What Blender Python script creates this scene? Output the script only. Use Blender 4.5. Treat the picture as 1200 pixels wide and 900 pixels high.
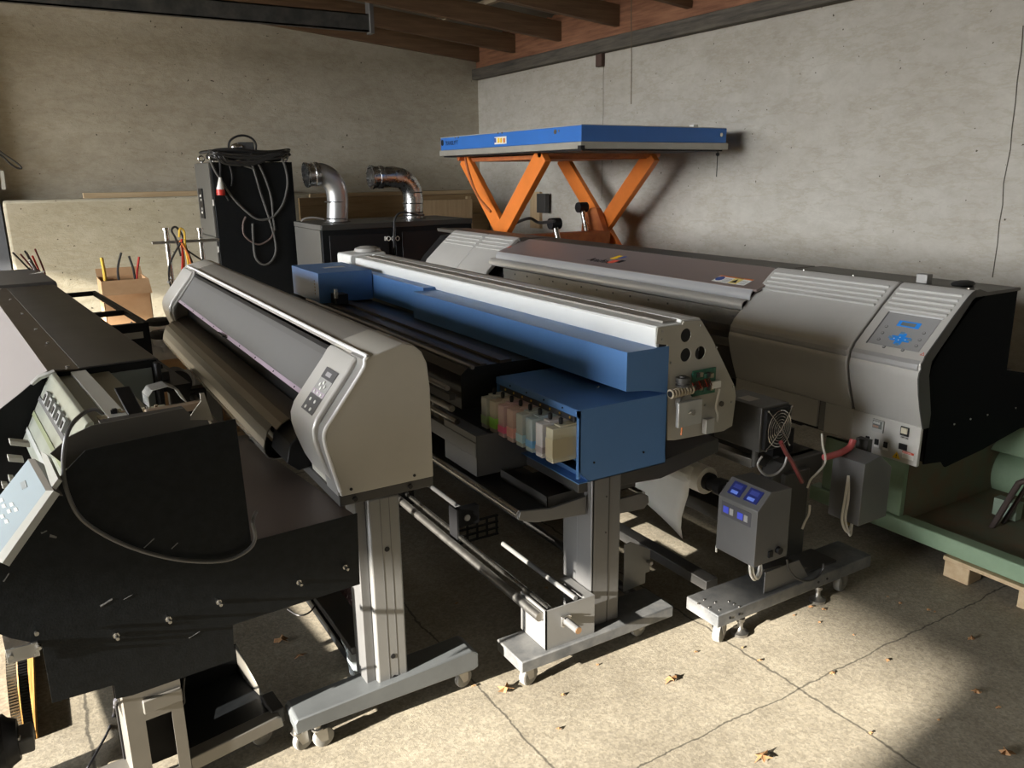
import bpy, bmesh, math, random
from mathutils import Vector, Matrix, noise
import numpy as np
random.seed(7)
D = bpy.data
C = bpy.context.scene
for o in list(D.objects): D.objects.remove(o, do_unlink=True)

# ---------------------------------------------------------------- camera
F0, PITCH, ROLL, HEAD, EYE = 930.0, math.radians(14.886), math.radians(.6846), math.radians(31.0), 1.65
def _cam():
    cp, sp = math.cos(PITCH), math.sin(PITCH)
    fw = np.array([0, cp, -sp]); r = np.array([1, 0, 0.]); d = np.cross(fw, r)
    cr, sr = math.cos(ROLL), math.sin(ROLL)
    M = np.array([cr*r+sr*d, -sr*r+cr*d, fw])
    ch, sh = math.cos(HEAD), math.sin(HEAD)
    return M @ np.array([[ch, sh, 0], [-sh, ch, 0], [0, 0, 1]]).T
CM = _cam()
cam = D.objects.new('camera', D.cameras.new('camera')); C.collection.objects.link(cam); C.camera = cam
cam.data.sensor_width = 36; cam.data.lens = 36*F0/1200; cam.data.clip_start = .02
mw = Matrix.Identity(4)
for i in range(3):
    mw[i][0] = CM[0][i]; mw[i][1] = -CM[1][i]; mw[i][2] = -CM[2][i]
mw.translation = (0, 0, EYE)
cam.matrix_world = mw

# ---------------------------------------------------------------- light
SKY = 2.2
GLOW = 13.0
SUN = 11.0
SUNDIR = Vector((.99, .135, -.31)).normalized()
w = D.worlds.new('world'); C.world = w; w.use_nodes = True
nt = w.node_tree; n = nt.nodes; l = nt.links; bg = n['Background']
tc = n.new('ShaderNodeTexCoord')
dt = n.new('ShaderNodeVectorMath'); dt.operation = 'DOT_PRODUCT'; dt.inputs[1].default_value = -SUNDIR; l.new(tc.outputs['Generated'], dt.inputs[0])
mxx = n.new('ShaderNodeMath'); mxx.operation = 'MAXIMUM'; mxx.inputs[1].default_value = 0; l.new(dt.outputs['Value'], mxx.inputs[0])
pw_ = n.new('ShaderNodeMath'); pw_.operation = 'POWER'; pw_.inputs[1].default_value = 5; l.new(mxx.outputs[0], pw_.inputs[0])
ml = n.new('ShaderNodeMath'); ml.operation = 'MULTIPLY_ADD'; l.new(pw_.outputs[0], ml.inputs[0]); ml.inputs[1].default_value = GLOW; ml.inputs[2].default_value = SKY
sp_ = n.new('ShaderNodeSeparateXYZ'); l.new(tc.outputs['Generated'], sp_.inputs[0])
gt = n.new('ShaderNodeMapRange'); gt.inputs['From Min'].default_value = -.02; gt.inputs['From Max'].default_value = .02; gt.inputs['To Min'].default_value = .12; gt.inputs['To Max'].default_value = 1; l.new(sp_.outputs[2], gt.inputs[0])
m2 = n.new('ShaderNodeMath'); m2.operation = 'MULTIPLY'; l.new(ml.outputs[0], m2.inputs[0]); l.new(gt.outputs[0], m2.inputs[1]); l.new(m2.outputs[0], bg.inputs[1])
bg.inputs[0].default_value = (.97, .985, 1.0, 1)
sl = D.lights.new('sun', 'SUN'); sl.energy = SUN; sl.angle = math.radians(.6); sl.color = (1, .93, .82)
so = D.objects.new('sun', sl); C.collection.objects.link(so)
so.rotation_euler = SUNDIR.to_track_quat('-Z', 'Y').to_euler(); so.location = (-8, -1, 5)
# portal in the open side of the barn
pl = D.lights.new('sky_portal', 'AREA'); pl.shape = 'RECTANGLE'; pl.size = 9.3; pl.size_y = 3.98; pl.cycles.is_portal = True
po = D.objects.new('sky_portal', pl); C.collection.objects.link(po); po.location = (-10.0, 4.12, 1.99)
po.rotation_euler = Vector((1, 0, 0)).to_track_quat('-Z', 'Y').to_euler()
C.view_settings.view_transform = 'Standard'; C.view_settings.look = 'None'
C.view_settings.exposure = 1.3; C.view_settings.gamma = 1; C.view_settings.use_curve_mapping = False
try:
    C.cycles.max_bounces = 8; C.cycles.diffuse_bounces = 5; C.cycles.caustics_reflective = False; C.cycles.caustics_refractive = False
    C.cycles.sample_clamp_indirect = 6
except Exception: pass

# ---------------------------------------------------------------- helpers: where a sight line meets a plane
class Frame:
    def __init__(s, ox=0, oy=0, deg=0):
        a = math.radians(deg); s.c, s.s = math.cos(a), math.sin(a); s.ox, s.oy = ox, oy
        s.m = Matrix.Translation((ox, oy, 0)) @ Matrix.Rotation(a, 4, 'Z')
    def _r(s, px, py):
        v = CM.T @ np.array([(px-600)/F0, (py-450)/F0, 1])
        ox, oy = -s.ox, -s.oy
        return (ox*s.c+oy*s.s, -ox*s.s+oy*s.c), (v[0]*s.c+v[1]*s.s, -v[0]*s.s+v[1]*s.c), v[2]
    def X(s, px, py, x): o, r, z = s._r(px, py); t = (x-o[0])/r[0]; return (x, o[1]+t*r[1], EYE+t*z)
    def Y(s, px, py, y): o, r, z = s._r(px, py); t = (y-o[1])/r[1]; return (o[0]+t*r[0], y, EYE+t*z)
    def Z(s, px, py, z0): o, r, z = s._r(px, py); t = (z0-EYE)/z; return (o[0]+t*r[0], o[1]+t*r[1], z0)
W0 = Frame()
def xz(pts, y, f=W0): return [(f.Y(px, py, y)[0], f.Y(px, py, y)[2]) for px, py in pts]

# ---------------------------------------------------------------- materials
_m = {}
def mat(name, col=(.3,.3,.3), rough=.5, metal=0., var=0., scale=8., bump=0., bscale=60., coat=0., trans=0., alpha=1., emit=None, stretch=(1,1,1), spec=None, dirt=None):
    if name in _m: return _m[name]
    m = D.materials.new(name); m.use_nodes = True; nt = m.node_tree; n = nt.nodes; l = nt.links
    b = n['Principled BSDF']; b.inputs['Base Color'].default_value = (*col, 1); b.inputs['Roughness'].default_value = rough
    b.inputs['Metallic'].default_value = metal; b.inputs['Coat Weight'].default_value = coat
    b.inputs['Transmission Weight'].default_value = trans; b.inputs['Alpha'].default_value = alpha
    if spec is not None: b.inputs['Specular IOR Level'].default_value = spec
    if emit: b.inputs['Emission Color'].default_value = (*emit[0], 1); b.inputs['Emission Strength'].default_value = emit[1]
    tc = n.new('ShaderNodeTexCoord'); mp = n.new('ShaderNodeMapping'); mp.inputs['Scale'].default_value = stretch; l.new(tc.outputs['Object'], mp.inputs[0])
    if var or dirt:
        t = n.new('ShaderNodeTexNoise'); t.inputs['Scale'].default_value = scale; t.inputs['Detail'].default_value = 6; t.inputs['Roughness'].default_value = .65; l.new(mp.outputs[0], t.inputs[0])
        r = n.new('ShaderNodeValToRGB'); r.color_ramp.elements[0].position = .3; r.color_ramp.elements[1].position = .7
        a = tuple(max(0, c*(1-var)) for c in col); d = dirt or tuple(min(1, c*(1+var)) for c in col)
        r.color_ramp.elements[0].color = (*a, 1); r.color_ramp.elements[1].color = (*d, 1)
        l.new(t.outputs[0], r.inputs[0]); l.new(r.outputs[0], b.inputs['Base Color'])
        rr = n.new('ShaderNodeMapRange'); rr.inputs['To Min'].default_value = max(0, rough-.08); rr.inputs['To Max'].default_value = min(1, rough+.08)
        l.new(t.outputs[0], rr.inputs[0]); l.new(rr.outputs[0], b.inputs['Roughness'])
    if bump:
        t2 = n.new('ShaderNodeTexNoise'); t2.inputs['Scale'].default_value = bscale; t2.inputs['Detail'].default_value = 5; l.new(mp.outputs[0], t2.inputs[0])
        bp = n.new('ShaderNodeBump'); bp.inputs['Strength'].default_value = bump; bp.inputs['Distance'].default_value = .01
        l.new(t2.outputs[0], bp.inputs['Height']); l.new(bp.outputs[0], b.inputs['Normal'])
    _m[name] = m; return m

def plaster(name, c1, c2, c3, vert_axis='X'):
    m = D.materials.new(name); m.use_nodes = True; nt = m.node_tree; n = nt.nodes; l = nt.links; b = n['Principled BSDF']; b.inputs['Roughness'].default_value = .9
    tc = n.new('ShaderNodeTexCoord')
    def noi(sc, det, st, rough=.6, dist=0):
        mp = n.new('ShaderNodeMapping'); mp.inputs['Scale'].default_value = st; l.new(tc.outputs['Object'], mp.inputs[0])
        t = n.new('ShaderNodeTexNoise'); t.inputs['Scale'].default_value = sc; t.inputs['Detail'].default_value = det; t.inputs['Roughness'].default_value = rough; t.inputs['Distortion'].default_value = dist
        l.new(mp.outputs[0], t.inputs[0]); return t.outputs[0]
    big = noi(1.1, 6, (1, 1, 1.8), .65); fine = noi(7, 9, (1, 1, 1.7), .72, .3); streak = noi(1.6, 8, (.7, .7, 2.4), .7)
    r = n.new('ShaderNodeValToRGB'); e = r.color_ramp.elements; e[0].position = .3; e[1].position = .72; e[0].color = (*c2, 1); e[1].color = (*c1, 1)
    l.new(big, r.inputs[0])
    r2 = n.new('ShaderNodeValToRGB'); e = r2.color_ramp.elements; e[0].position = .32; e[1].position = .6; e[0].color = (*c3, 1); e[1].color = (1, 1, 1, 1); l.new(fine, r2.inputs[0])
    mx = n.new('ShaderNodeMixRGB'); mx.blend_type = 'MULTIPLY'; mx.inputs[0].default_value = .34; l.new(r.outputs[0], mx.inputs[1]); l.new(r2.outputs[0], mx.inputs[2])
    # thin horizontal stain lines and small pits
    r3 = n.new('ShaderNodeValToRGB'); e = r3.color_ramp.elements; e[0].position = .465; e[1].position = .5; e[0].color = (1, 1, 1, 1); e[1].color = (.66, .60, .48, 1)
    e2 = r3.color_ramp.elements.new(.535); e2.color = (1, 1, 1, 1); l.new(streak, r3.inputs[0])
    mx2 = n.new('ShaderNodeMixRGB'); mx2.blend_type = 'MULTIPLY'; mx2.inputs[0].default_value = .26; l.new(mx.outputs[0], mx2.inputs[1]); l.new(r3.outputs[0], mx2.inputs[2])
    pit = noi(26, 2, (1, 1, 1), .5)
    r4 = n.new('ShaderNodeValToRGB'); e = r4.color_ramp.elements; e[0].position = .235; e[1].position = .27; e[0].color = (.18, .16, .13, 1); e[1].color = (1, 1, 1, 1); l.new(pit, r4.inputs[0])
    mx3 = n.new('ShaderNodeMixRGB'); mx3.blend_type = 'MULTIPLY'; mx3.inputs[0].default_value = 1; l.new(mx2.outputs[0], mx3.inputs[1]); l.new(r4.outputs[0], mx3.inputs[2])
    l.new(mx3.outputs[0], b.inputs['Base Color'])
    ad = n.new('ShaderNodeMath'); ad.operation = 'ADD'; l.new(fine, ad.inputs[0]); l.new(streak, ad.inputs[1])
    bp = n.new('ShaderNodeBump'); bp.inputs['Strength'].default_value = .38; bp.inputs['Distance'].default_value = .02; l.new(ad.outputs[0], bp.inputs['Height']); l.new(bp.outputs[0], b.inputs['Normal'])
    return m

def concrete():
    m = D.materials.new('floor_concrete'); m.use_nodes = True; nt = m.node_tree; n = nt.nodes; l = nt.links; b = n['Principled BSDF']; b.inputs['Roughness'].default_value = .85
    tc = n.new('ShaderNodeTexCoord')
    def noi(sc, det, rough=.6):
        t = n.new('ShaderNodeTexNoise'); t.inputs['Scale'].default_value = sc; t.inputs['Detail'].default_value = det; t.inputs['Roughness'].default_value = rough; l.new(tc.outputs['Object'], t.inputs[0]); return t.outputs[0]
    big = noi(1.7, 9, .72); mid = noi(38, 6, .75)
    r = n.new('ShaderNodeValToRGB'); e = r.color_ramp.elements; e[0].position = .3; e[1].position = .7; e[0].color = (.22, .195, .15, 1); e[1].color = (.40, .365, .29, 1); l.new(big, r.inputs[0])
    v = n.new('ShaderNodeTexVoronoi'); v.inputs['Scale'].default_value = 130; l.new(tc.outputs['Object'], v.inputs[0])
    r2 = n.new('ShaderNodeValToRGB'); e = r2.color_ramp.elements; e[0].position = .15; e[1].position = .85; e[0].color = (.55, .52, .48, 1); e[1].color = (1.15, 1.12, 1.05, 1)
    sep = n.new('ShaderNodeSeparateColor'); l.new(v.outputs['Color'], sep.inputs[0]); l.new(sep.outputs[0], r2.inputs[0])
    mx = n.new('ShaderNodeMixRGB'); mx.blend_type = 'MULTIPLY'; mx.inputs[0].default_value = .45; l.new(r.outputs[0], mx.inputs[1]); l.new(r2.outputs[0], mx.inputs[2])
    r3 = n.new('ShaderNodeValToRGB'); e = r3.color_ramp.elements; e[0].position = .3; e[1].position = .65; e[0].color = (.62, .58, .5, 1); e[1].color = (1.1, 1.1, 1.1, 1); l.new(mid, r3.inputs[0])
    mx2 = n.new('ShaderNodeMixRGB'); mx2.blend_type = 'MULTIPLY'; mx2.inputs[0].default_value = .5; l.new(mx.outputs[0], mx2.inputs[1]); l.new(r3.outputs[0], mx2.inputs[2])
    # slab joints: wavering dark lines
    sx = n.new('ShaderNodeSeparateXYZ'); l.new(tc.outputs['Object'], sx.inputs[0])
    wob = noi(5, 4, .7)
    def line(axis, at, wid):
        a = n.new('ShaderNodeMath'); a.operation = 'MULTIPLY_ADD'; l.new(wob, a.inputs[0]); a.inputs[1].default_value = .05; l.new(sx.outputs[axis], a.inputs[2])
        s = n.new('ShaderNodeMath'); s.operation = 'SUBTRACT'; l.new(a.outputs[0], s.inputs[0]); s.inputs[1].default_value = at+.025
        ab = n.new('ShaderNodeMath'); ab.operation = 'ABSOLUTE'; l.new(s.outputs[0], ab.inputs[0])
        mr = n.new('ShaderNodeMapRange'); mr.inputs['From Min'].default_value = wid*.4; mr.inputs['From Max'].default_value = wid; mr.inputs['To Min'].default_value = .35; mr.inputs['To Max'].default_value = 1; l.new(ab.outputs[0], mr.inputs[0]); return mr.outputs[0]
    out = mx2.outputs[0]; hs = []
    for ax, at, wd in ((0, 1.965, .006), (1, 1.46, .004), (0, 1.075, .005), (0, -.05, .007), (1, 4.3, .006)):
        li = line(ax, at, wd); hs.append(li)
        k = n.new('ShaderNodeMixRGB'); k.blend_type = 'MULTIPLY'; k.inputs[0].default_value = 1; l.new(out, k.inputs[1]); l.new(li, k.inputs[2]); out = k.outputs[0]
    l.new(out, b.inputs['Base Color'])
    hh = n.new('ShaderNodeMath'); hh.operation = 'MULTIPLY_ADD'; l.new(mid, hh.inputs[0]); hh.inputs[1].default_value = 1.0; l.new(sep.outputs[1], hh.inputs[2])
    bp = n.new('ShaderNodeBump'); bp.inputs['Strength'].default_value = .35; bp.inputs['Distance'].default_value = .004; l.new(hh.outputs[0], bp.inputs['Height']); l.new(bp.outputs[0], b.inputs['Normal'])
    return m

def wood(name, c1, c2, axis=0, rough=.75):
    st = [9, 9, 9]; st[axis] = .7
    return mat(name, c1, rough, var=.0, scale=3, dirt=c2, stretch=tuple(st), bump=.25, bscale=9)

SIL = mat('silver_plastic', (.53, .52, .495), .36, .3, var=.04, scale=5)
SILD = mat('dark_silver_plastic', (.27, .265, .255), .42, .35, var=.05, scale=5)
SIDEB = mat('beige_grey_paint', (.44, .42, .375), .5, .05, var=.07, scale=3)
LIDG = mat('lid_grey', (.135, .135, .135), .42, .1, var=.04, scale=4)
TRIM = mat('pale_trim', (.72, .72, .72), .35)
BLK = mat('black_plastic', (.009, .009, .010), .5, spec=.3)
BLKM = mat('black_sheet_metal', (.007, .008, .009), .45, var=.25, scale=30, spec=.18)
CHAR = mat('charcoal_metal', (.055, .053, .05), .5, .2, var=.12, scale=6)
DGREY = mat('dark_grey_paint', (.10, .10, .10), .5, .1, var=.08, scale=6)
LEGG = mat('leg_grey_paint', (.15, .15, .15), .42, .3, var=.06, scale=7)
LEGL = mat('leg_light_grey', (.215, .215, .21), .42, .3, var=.05, scale=7)
FOOTD = mat('foot_dusty_grey', (.085, .09, .095), .55, .2, dirt=(.19, .19, .185), scale=14)
BLUE = mat('blue_paint', (.075, .18, .40), .42, .0, var=.05, scale=4)
BLUEC = mat('lift_blue_paint', (.03, .15, .50), .4, 0, var=.06, scale=4)
WHT = mat('white_cover_paint', (.68, .69, .67), .38, var=.03, scale=5)
BEIG = mat('beige_plate', (.38, .36, .31), .48, .1, var=.05, scale=5)
STEEL = mat('bright_steel', (.62, .61, .58), .25, 1., var=.08, scale=20)
STEELD = mat('dull_steel', (.38, .37, .35), .42, 1., var=.12, scale=20)
GALV = mat('galvanised_steel', (.55, .56, .57), .27, 1., var=.2, scale=9)
ORA = mat('orange_paint', (.72, .20, .035), .42, 0, var=.08, scale=6)
ORAD = mat('rusty_orange', (.32, .085, .03), .6, 0, dirt=(.5, .16, .04), scale=10)
GRN = mat('green_machine_paint', (.16, .24, .15), .5, 0, dirt=(.24, .33, .22), scale=4)
RUST = mat('rusty_green', (.10, .12, .08), .7, 0, dirt=(.16, .10, .06), scale=9)
BROWNP = mat('mauve_brown_cover', (.25, .20, .185), .34, .25, var=.04, scale=4)
RUB = mat('black_rubber', (.015, .015, .015), .7)
CABLE = mat('cable_black', (.02, .02, .02), .4)
CABLEG = mat('cable_grey', (.30, .29, .28), .4)
CABLEW = mat('cable_white', (.65, .63, .58), .45)
REDC = mat('cable_red', (.5, .03, .02), .4)
REDD = mat('tube_dark_red', (.16, .03, .03), .35)
YELC = mat('cable_yellow', (.7, .45, .05), .4)
ORC = mat('cable_orange', (.62, .19, .05), .4)
WHEEL = mat('caster_tyre', (.24, .235, .22), .6, var=.12, scale=40)
CARD = mat('cardboard', (.46, .27, .13), .85, dirt=(.56, .35, .19), scale=5)
CLOTH = mat('mauve_rag', (.20, .13, .13), .95, var=.3, scale=12)
LCD = mat('lcd_grey', (.16, .17, .16), .25)
WPL = mat('white_plastic', (.75, .75, .72), .4)
BLUL = mat('bright_blue_label', (.02, .24, .75), .35)
PANG = mat('panel_grey', (.33, .33, .32), .4)
PAND = mat('panel_dark_grey', (.085, .085, .09), .4)
PURP = mat('mauve_strip', (.34, .27, .33), .4)
YEL = mat('warning_yellow', (.8, .5, .02), .5)
REDL = mat('warning_red', (.62, .09, .05), .5)
PCB = mat('circuit_board_green', (.02, .11, .06), .5, var=.4, scale=80)
LEAF = mat('dead_leaf', (.20, .095, .035), .85, dirt=(.35, .20, .09), scale=25)
CLEAR = mat('clear_film', (.9, .9, .9), .12, trans=.95, alpha=.35)
BOARD = wood('raw_timber_x', (.30, .20, .10), (.42, .30, .17), 0)
BOARDP = wood('pale_timber', (.42, .30, .17), (.52, .40, .25), 0)
BOARDZ = wood('raw_timber_z', (.38, .26, .14), (.50, .37, .22), 2)
JOIST = wood('joist_timber', (.10, .055, .028), (.20, .12, .065), 0)
PLATE = wood('dark_wall_plate', (.035, .03, .027), (.13, .115, .09), 1)
SHEATH = wood('red_brown_boarding', (.14, .055, .028), (.32, .15, .08), 1)

# ---------------------------------------------------------------- mesh builder
class MB:
    def __init__(s): s.b = bmesh.new()
    def face(s, pts):
        vs = [s.b.verts.new(p) for p in pts]; return s.b.faces.new(vs)
    def hexa(s, p):   # 8 points: bottom 4 ccw, top 4 ccw
        v = [s.b.verts.new(q) for q in p]
        for f in ((3, 2, 1, 0), (4, 5, 6, 7), (0, 1, 5, 4), (1, 2, 6, 5), (2, 3, 7, 6), (3, 0, 4, 7)): s.b.faces.new([v[i] for i in f])
        return s
    def box(s, x0, x1, y0, y1, z0, z1):
        return s.hexa([(x0, y0, z0), (x1, y0, z0), (x1, y1, z0), (x0, y1, z0), (x0, y0, z1), (x1, y0, z1), (x1, y1, z1), (x0, y1, z1)])
    def prism(s, pts, a0, a1, axis='y'):
        def P(p, a):
            return {'y': (p[0], a, p[1]), 'x': (a, p[0], p[1]), 'z': (p[0], p[1], a)}[axis]
        A = [s.b.verts.new(P(p, a0)) for p in pts]; B = [s.b.verts.new(P(p, a1)) for p in pts]; n = len(pts)
        s.b.faces.new(A); s.b.faces.new(B[::-1])
        for i in range(n): s.b.faces.new([A[(i+1) % n], A[i], B[i], B[(i+1) % n]])
        return s
    def sheet(s, pts, a0, a1, t=.003, axis='y', side=1):   # open profile thickened
        n = len(pts); off = []
        for i in range(n):
            p = Vector(pts[max(i-1, 0)]); q = Vector(pts[min(i+1, n-1)]); d = (q-p).normalized(); off.append((pts[i][0]-d.y*t*side, pts[i][1]+d.x*t*side))
        return s.prism(list(pts)+off[::-1], a0, a1, axis)
    def cyl(s, p, q, r, seg=20, r2=None):
        p = Vector(p); q = Vector(q); d = (q-p).normalized(); u = d.orthogonal().normalized(); v = d.cross(u); r2 = r if r2 is None else r2
        A = [s.b.verts.new(p+(u*math.cos(a)+v*math.sin(a))*r) for a in [2*math.pi*i/seg for i in range(seg)]]
        B = [s.b.verts.new(q+(u*math.cos(a)+v*math.sin(a))*r2) for a in [2*math.pi*i/seg for i in range(seg)]]
        s.b.faces.new(A[::-1]); s.b.faces.new(B)
        for i in range(seg): s.b.faces.new([A[i], A[(i+1) % seg], B[(i+1) % seg], B[i]])
        return s
    def lathe(s, p, axis, prof, seg=28):   # prof: (distance along axis, radius)
        p = Vector(p); d = Vector(axis).normalized(); u = d.orthogonal().normalized(); v = d.cross(u); rings = []
        for t, r in prof: rings.append([s.b.verts.new(p+d*t+(u*math.cos(a)+v*math.sin(a))*max(r, 1e-4)) for a in [2*math.pi*i/seg for i in range(seg)]])
        for A, B in zip(rings, rings[1:]):
            for i in range(seg): s.b.faces.new([A[i], A[(i+1) % seg], B[(i+1) % seg], B[i]])
        s.b.faces.new(rings[0][::-1]); s.b.faces.new(rings[-1]); return s
    def tube(s, pts, r, seg=8, smooth=True, closed=False):
        P = [Vector(p) for p in pts]
        if smooth and len(P) > 2:
            Q = []; n = len(P)
            for i in range(n-1 if not closed else n):
                a, b, c, d = (P[(i-1) % n] if (i or closed) else P[0]), P[i], P[(i+1) % n], (P[(i+2) % n] if (i+2 < n or closed) else P[-1])
                for k in range(7):
                    t = k/7; Q.append(.5*((2*b)+(-a+c)*t+(2*a-5*b+4*c-d)*t*t+(-a+3*b-3*c+d)*t**3))
            if not closed: Q.append(P[-1])
            P = Q
        n = len(P); u = None; rings = []
        for i, p in enumerate(P):
            d = (P[(i+1) % n if closed else min(i+1, n-1)]-P[(i-1) % n if closed else max(i-1, 0)])
            if d.length < 1e-9: d = Vector((0, 0, 1))
            d.normalize()
            if u is None: u = d.orthogonal().normalized()
            u = (u-d*u.dot(d)); u = u.normalized() if u.length > 1e-6 else d.orthogonal().normalized(); v = d.cross(u)
            rr = r if not callable(r) else r(i/(n-1))
            rings.append([s.b.verts.new(p+(u*math.cos(a)+v*math.sin(a))*rr) for a in [2*math.pi*k/seg for k in range(seg)]])
        pairs = list(zip(rings, rings[1:]))
        if closed: pairs.append((rings[-1], rings[0]))
        for A, B in pairs:
            for k in range(seg): s.b.faces.new([A[k], A[(k+1) % seg], B[(k+1) % seg], B[k]])
        if not closed: s.b.faces.new(rings[0][::-1]); s.b.faces.new(rings[-1])
        return s
    def ball(s, c, r, sc=(1, 1, 1), sub=2):
        r_ = bmesh.ops.create_icosphere(s.b, subdivisions=sub, radius=r); 
        for v in r_['verts']: v.co = Vector((v.co.x*sc[0], v.co.y*sc[1], v.co.z*sc[2]))+Vector(c)
        return s
    def done(s, name, m, parent=None, frame=None, bevel=0, smooth=True, label=None, kind=None):
        bmesh.ops.recalc_face_normals(s.b, faces=s.b.faces)
        if frame is not None: bmesh.ops.transform(s.b, matrix=frame.m, verts=s.b.verts)
        me = D.meshes.new(name)
        o = D.objects.new(name, me); C.collection.objects.link(o)
        if parent is not None:
            o.parent = parent; base = RM[parent.name]
            bmesh.ops.transform(s.b, matrix=base.inverted(), verts=s.b.verts); RM[o.name] = base
        else:
            bb = [v.co.copy() for v in s.b.verts]
            lo = Vector([min(v[i] for v in bb) for i in range(3)]); hi = Vector([max(v[i] for v in bb) for i in range(3)])
            c = Vector(((lo.x+hi.x)/2, (lo.y+hi.y)/2, lo.z)); base = Matrix.Translation(c)
            if kind == 'structure': base = Matrix.Identity(4); c = Vector((0, 0, 0))
            bmesh.ops.transform(s.b, matrix=base.inverted(), verts=s.b.verts); o.location = c; RM[o.name] = base
        s.b.to_mesh(me); s.b.free()
        me.materials.append(m)
        if smooth:
            for p in me.polygons: p.use_smooth = True
            me.set_sharp_from_angle(angle=math.radians(35))
        if bevel:
            md = o.modifiers.new('bevel', 'BEVEL'); md.width = bevel; md.segments = 2; md.limit_method = 'ANGLE'; md.angle_limit = math.radians(40)
        if label: o['label'] = label
        if kind: o['kind'] = kind
        return o
RM = {}
def thing(name, label, cat, loc, rotdeg=0, group=None):
    o = D.objects.new(name, None); C.collection.objects.link(o); o.location = loc; o.rotation_euler = (0, 0, math.radians(rotdeg)); o.empty_display_size = .1
    RM[o.name] = Matrix.Translation(loc) @ Matrix.Rotation(math.radians(rotdeg), 4, 'Z')
    o['label'] = label; o['category'] = cat
    if group: o['group'] = group
    return o
def tag(o, label, cat, group=None):
    o['label'] = label; o['category'] = cat
    if group: o['group'] = group
    return o
def text(body, m, parent, origin, right, up, size, name='lettering', shear=0., ext=.0006, width=1.):
    cu = D.curves.new('t', 'FONT'); cu.body = body; cu.size = size; cu.extrude = ext; cu.shear = shear
    t = D.objects.new('t', cu); C.collection.objects.link(t); bpy.context.view_layer.update()
    me = D.meshes.new_from_object(t.evaluated_get(bpy.context.evaluated_depsgraph_get())); D.objects.remove(t)
    r = Vector(right).normalized(); u = Vector(up); u = (u-r*u.dot(r)).normalized(); n = r.cross(u)
    M = Matrix(((r.x*width, u.x, n.x, origin[0]), (r.y*width, u.y, n.y, origin[1]), (r.z*width, u.z, n.z, origin[2]), (0, 0, 0, 1)))
    me.transform(RM[parent.name].inverted() @ M); me.materials.clear(); me.materials.append(m)
    o = D.objects.new(name, me); C.collection.objects.link(o); o.parent = parent; RM[o.name] = RM[parent.name]; return o
def decal(parent, name, m, o, right, up, w, h, t=.0015, off=0., label=None):
    """thin plate lying on a surface; o = lower-left corner"""
    o = Vector(o); r = Vector(right).normalized(); u = Vector(up); u = (u-r*u.dot(r)).normalized(); n = r.cross(u); a = n*off; b = n*(off+t)
    mb = MB(); mb.hexa([o+a, o+r*w+a, o+r*w+u*h+a, o+u*h+a, o+b, o+r*w+b, o+r*w+u*h+b, o+u*h+b])
    return mb.done(name, m, parent, label=label)
def caster(parent, x, y, ztop, ang=0, r=.03, w=.022, twin=False, tyre=None):
    """swivel caster under a foot: plate, fork and wheel"""
    d = Vector((math.cos(math.radians(ang)), math.sin(math.radians(ang)), 0)); a = Vector((-d.y, d.x, 0)); c = Vector((x, y, r))
    mb = MB(); mb.cyl((x-d.x*r*.5, y-d.y*r*.5, r*1.9), (x-d.x*r*.5, y-d.y*r*.5, max(ztop, r*1.9+.003)), .012)
    for sgn in (-1, 1):
        p = c+a*(w*.62*sgn); q = p-d*(r*.5)+Vector((0, 0, r*1.05)); t = a*(.0018*sgn)
        mb.hexa([p+d*.010+Vector((0, 0, -.008)), p-d*.012+Vector((0, 0, -.006)), p-d*.012+t+Vector((0, 0, -.006)), p+d*.010+t+Vector((0, 0, -.008)),
                 q+d*.024, q-d*.016, q-d*.016+t, q+d*.024+t])
    e = c-d*(r*.5)+Vector((0, 0, r*1.05)); mb.cyl(e-Vector((0, 0, .002)), e+Vector((0, 0, .004)), .018)
    f = mb.done('caster_fork', STEELD, parent)
    MB().lathe(c-a*w*.5, a, [(0, r*.25), (0, r*.8), (.003, r*.96), (w*.3, r), (w*.7, r), (w-.003, r*.96), (w, r*.8), (w, r*.25)], 28).done('wheel', tyre or WHEEL, f)
    MB().cyl(c-a*w*.62, c+a*w*.62, .006).done('axle', STEEL, f)
    return f

# ================================================================ THE SETTING
XR, YB, XL, YF = 5.35, 9.68, -10.0, -2.0
WALLM = plaster('wall_plaster', (.47, .435, .355), (.385, .35, .28), (.55, .51, .43))
WALLR = plaster('wall_plaster_right', (.49, .47, .42), (.415, .39, .34), (.6, .56, .5))
MB().box(XL-14, XR+.3, YF-6, YB+.3, -.2, 0).done('floor', concrete(), kind='structure', smooth=False)
MB().box(XL, XR, YB, YB+.3, 0, 5.2).done('wall_back', WALLM, kind='structure', smooth=False)
MB().box(XR, XR+.3, YF, YB+.3, 0, 2.83).done('wall_right', WALLR, kind='structure', smooth=False)
mb = MB(); mb.box(XL-.3, XR+.3, YF-.3, YF, 0, 5.2)
mb.done('wall_front', WALLR, kind='structure', smooth=False)
mb = MB(); mb.box(XL-.3, XL, YF, -.53, 0, 5.2); mb.box(XL-.3, XL, -.53, 8.77, 3.98, 5.2); mb.box(XL-.3, XL, 8.77, YB+.3, 0, 5.2)
mb.done('wall_left', WALLM, kind='structure', smooth=False)
# thick lower part of the back wall, with a rounded left arris
MB().box(-.15, XR-.001, 9.40, YB, 0, 1.445).done('trim_1', plaster('wall_plaster_lower', (.52, .48, .375), (.42, .385, .29), (.62, .58, .47)), kind='structure', bevel=.03)
# timber plate on the right wall, red-brown boarding between the joists
MB().box(XR-.09, XR+.02, YF, YB, 2.825, 2.955).done('trim_2', PLATE, kind='structure', bevel=.008)
MB().box(XR-.02, XR+.02, YF, YB, 2.955, 3.40).done('trim_3', SHEATH, kind='structure')
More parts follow.
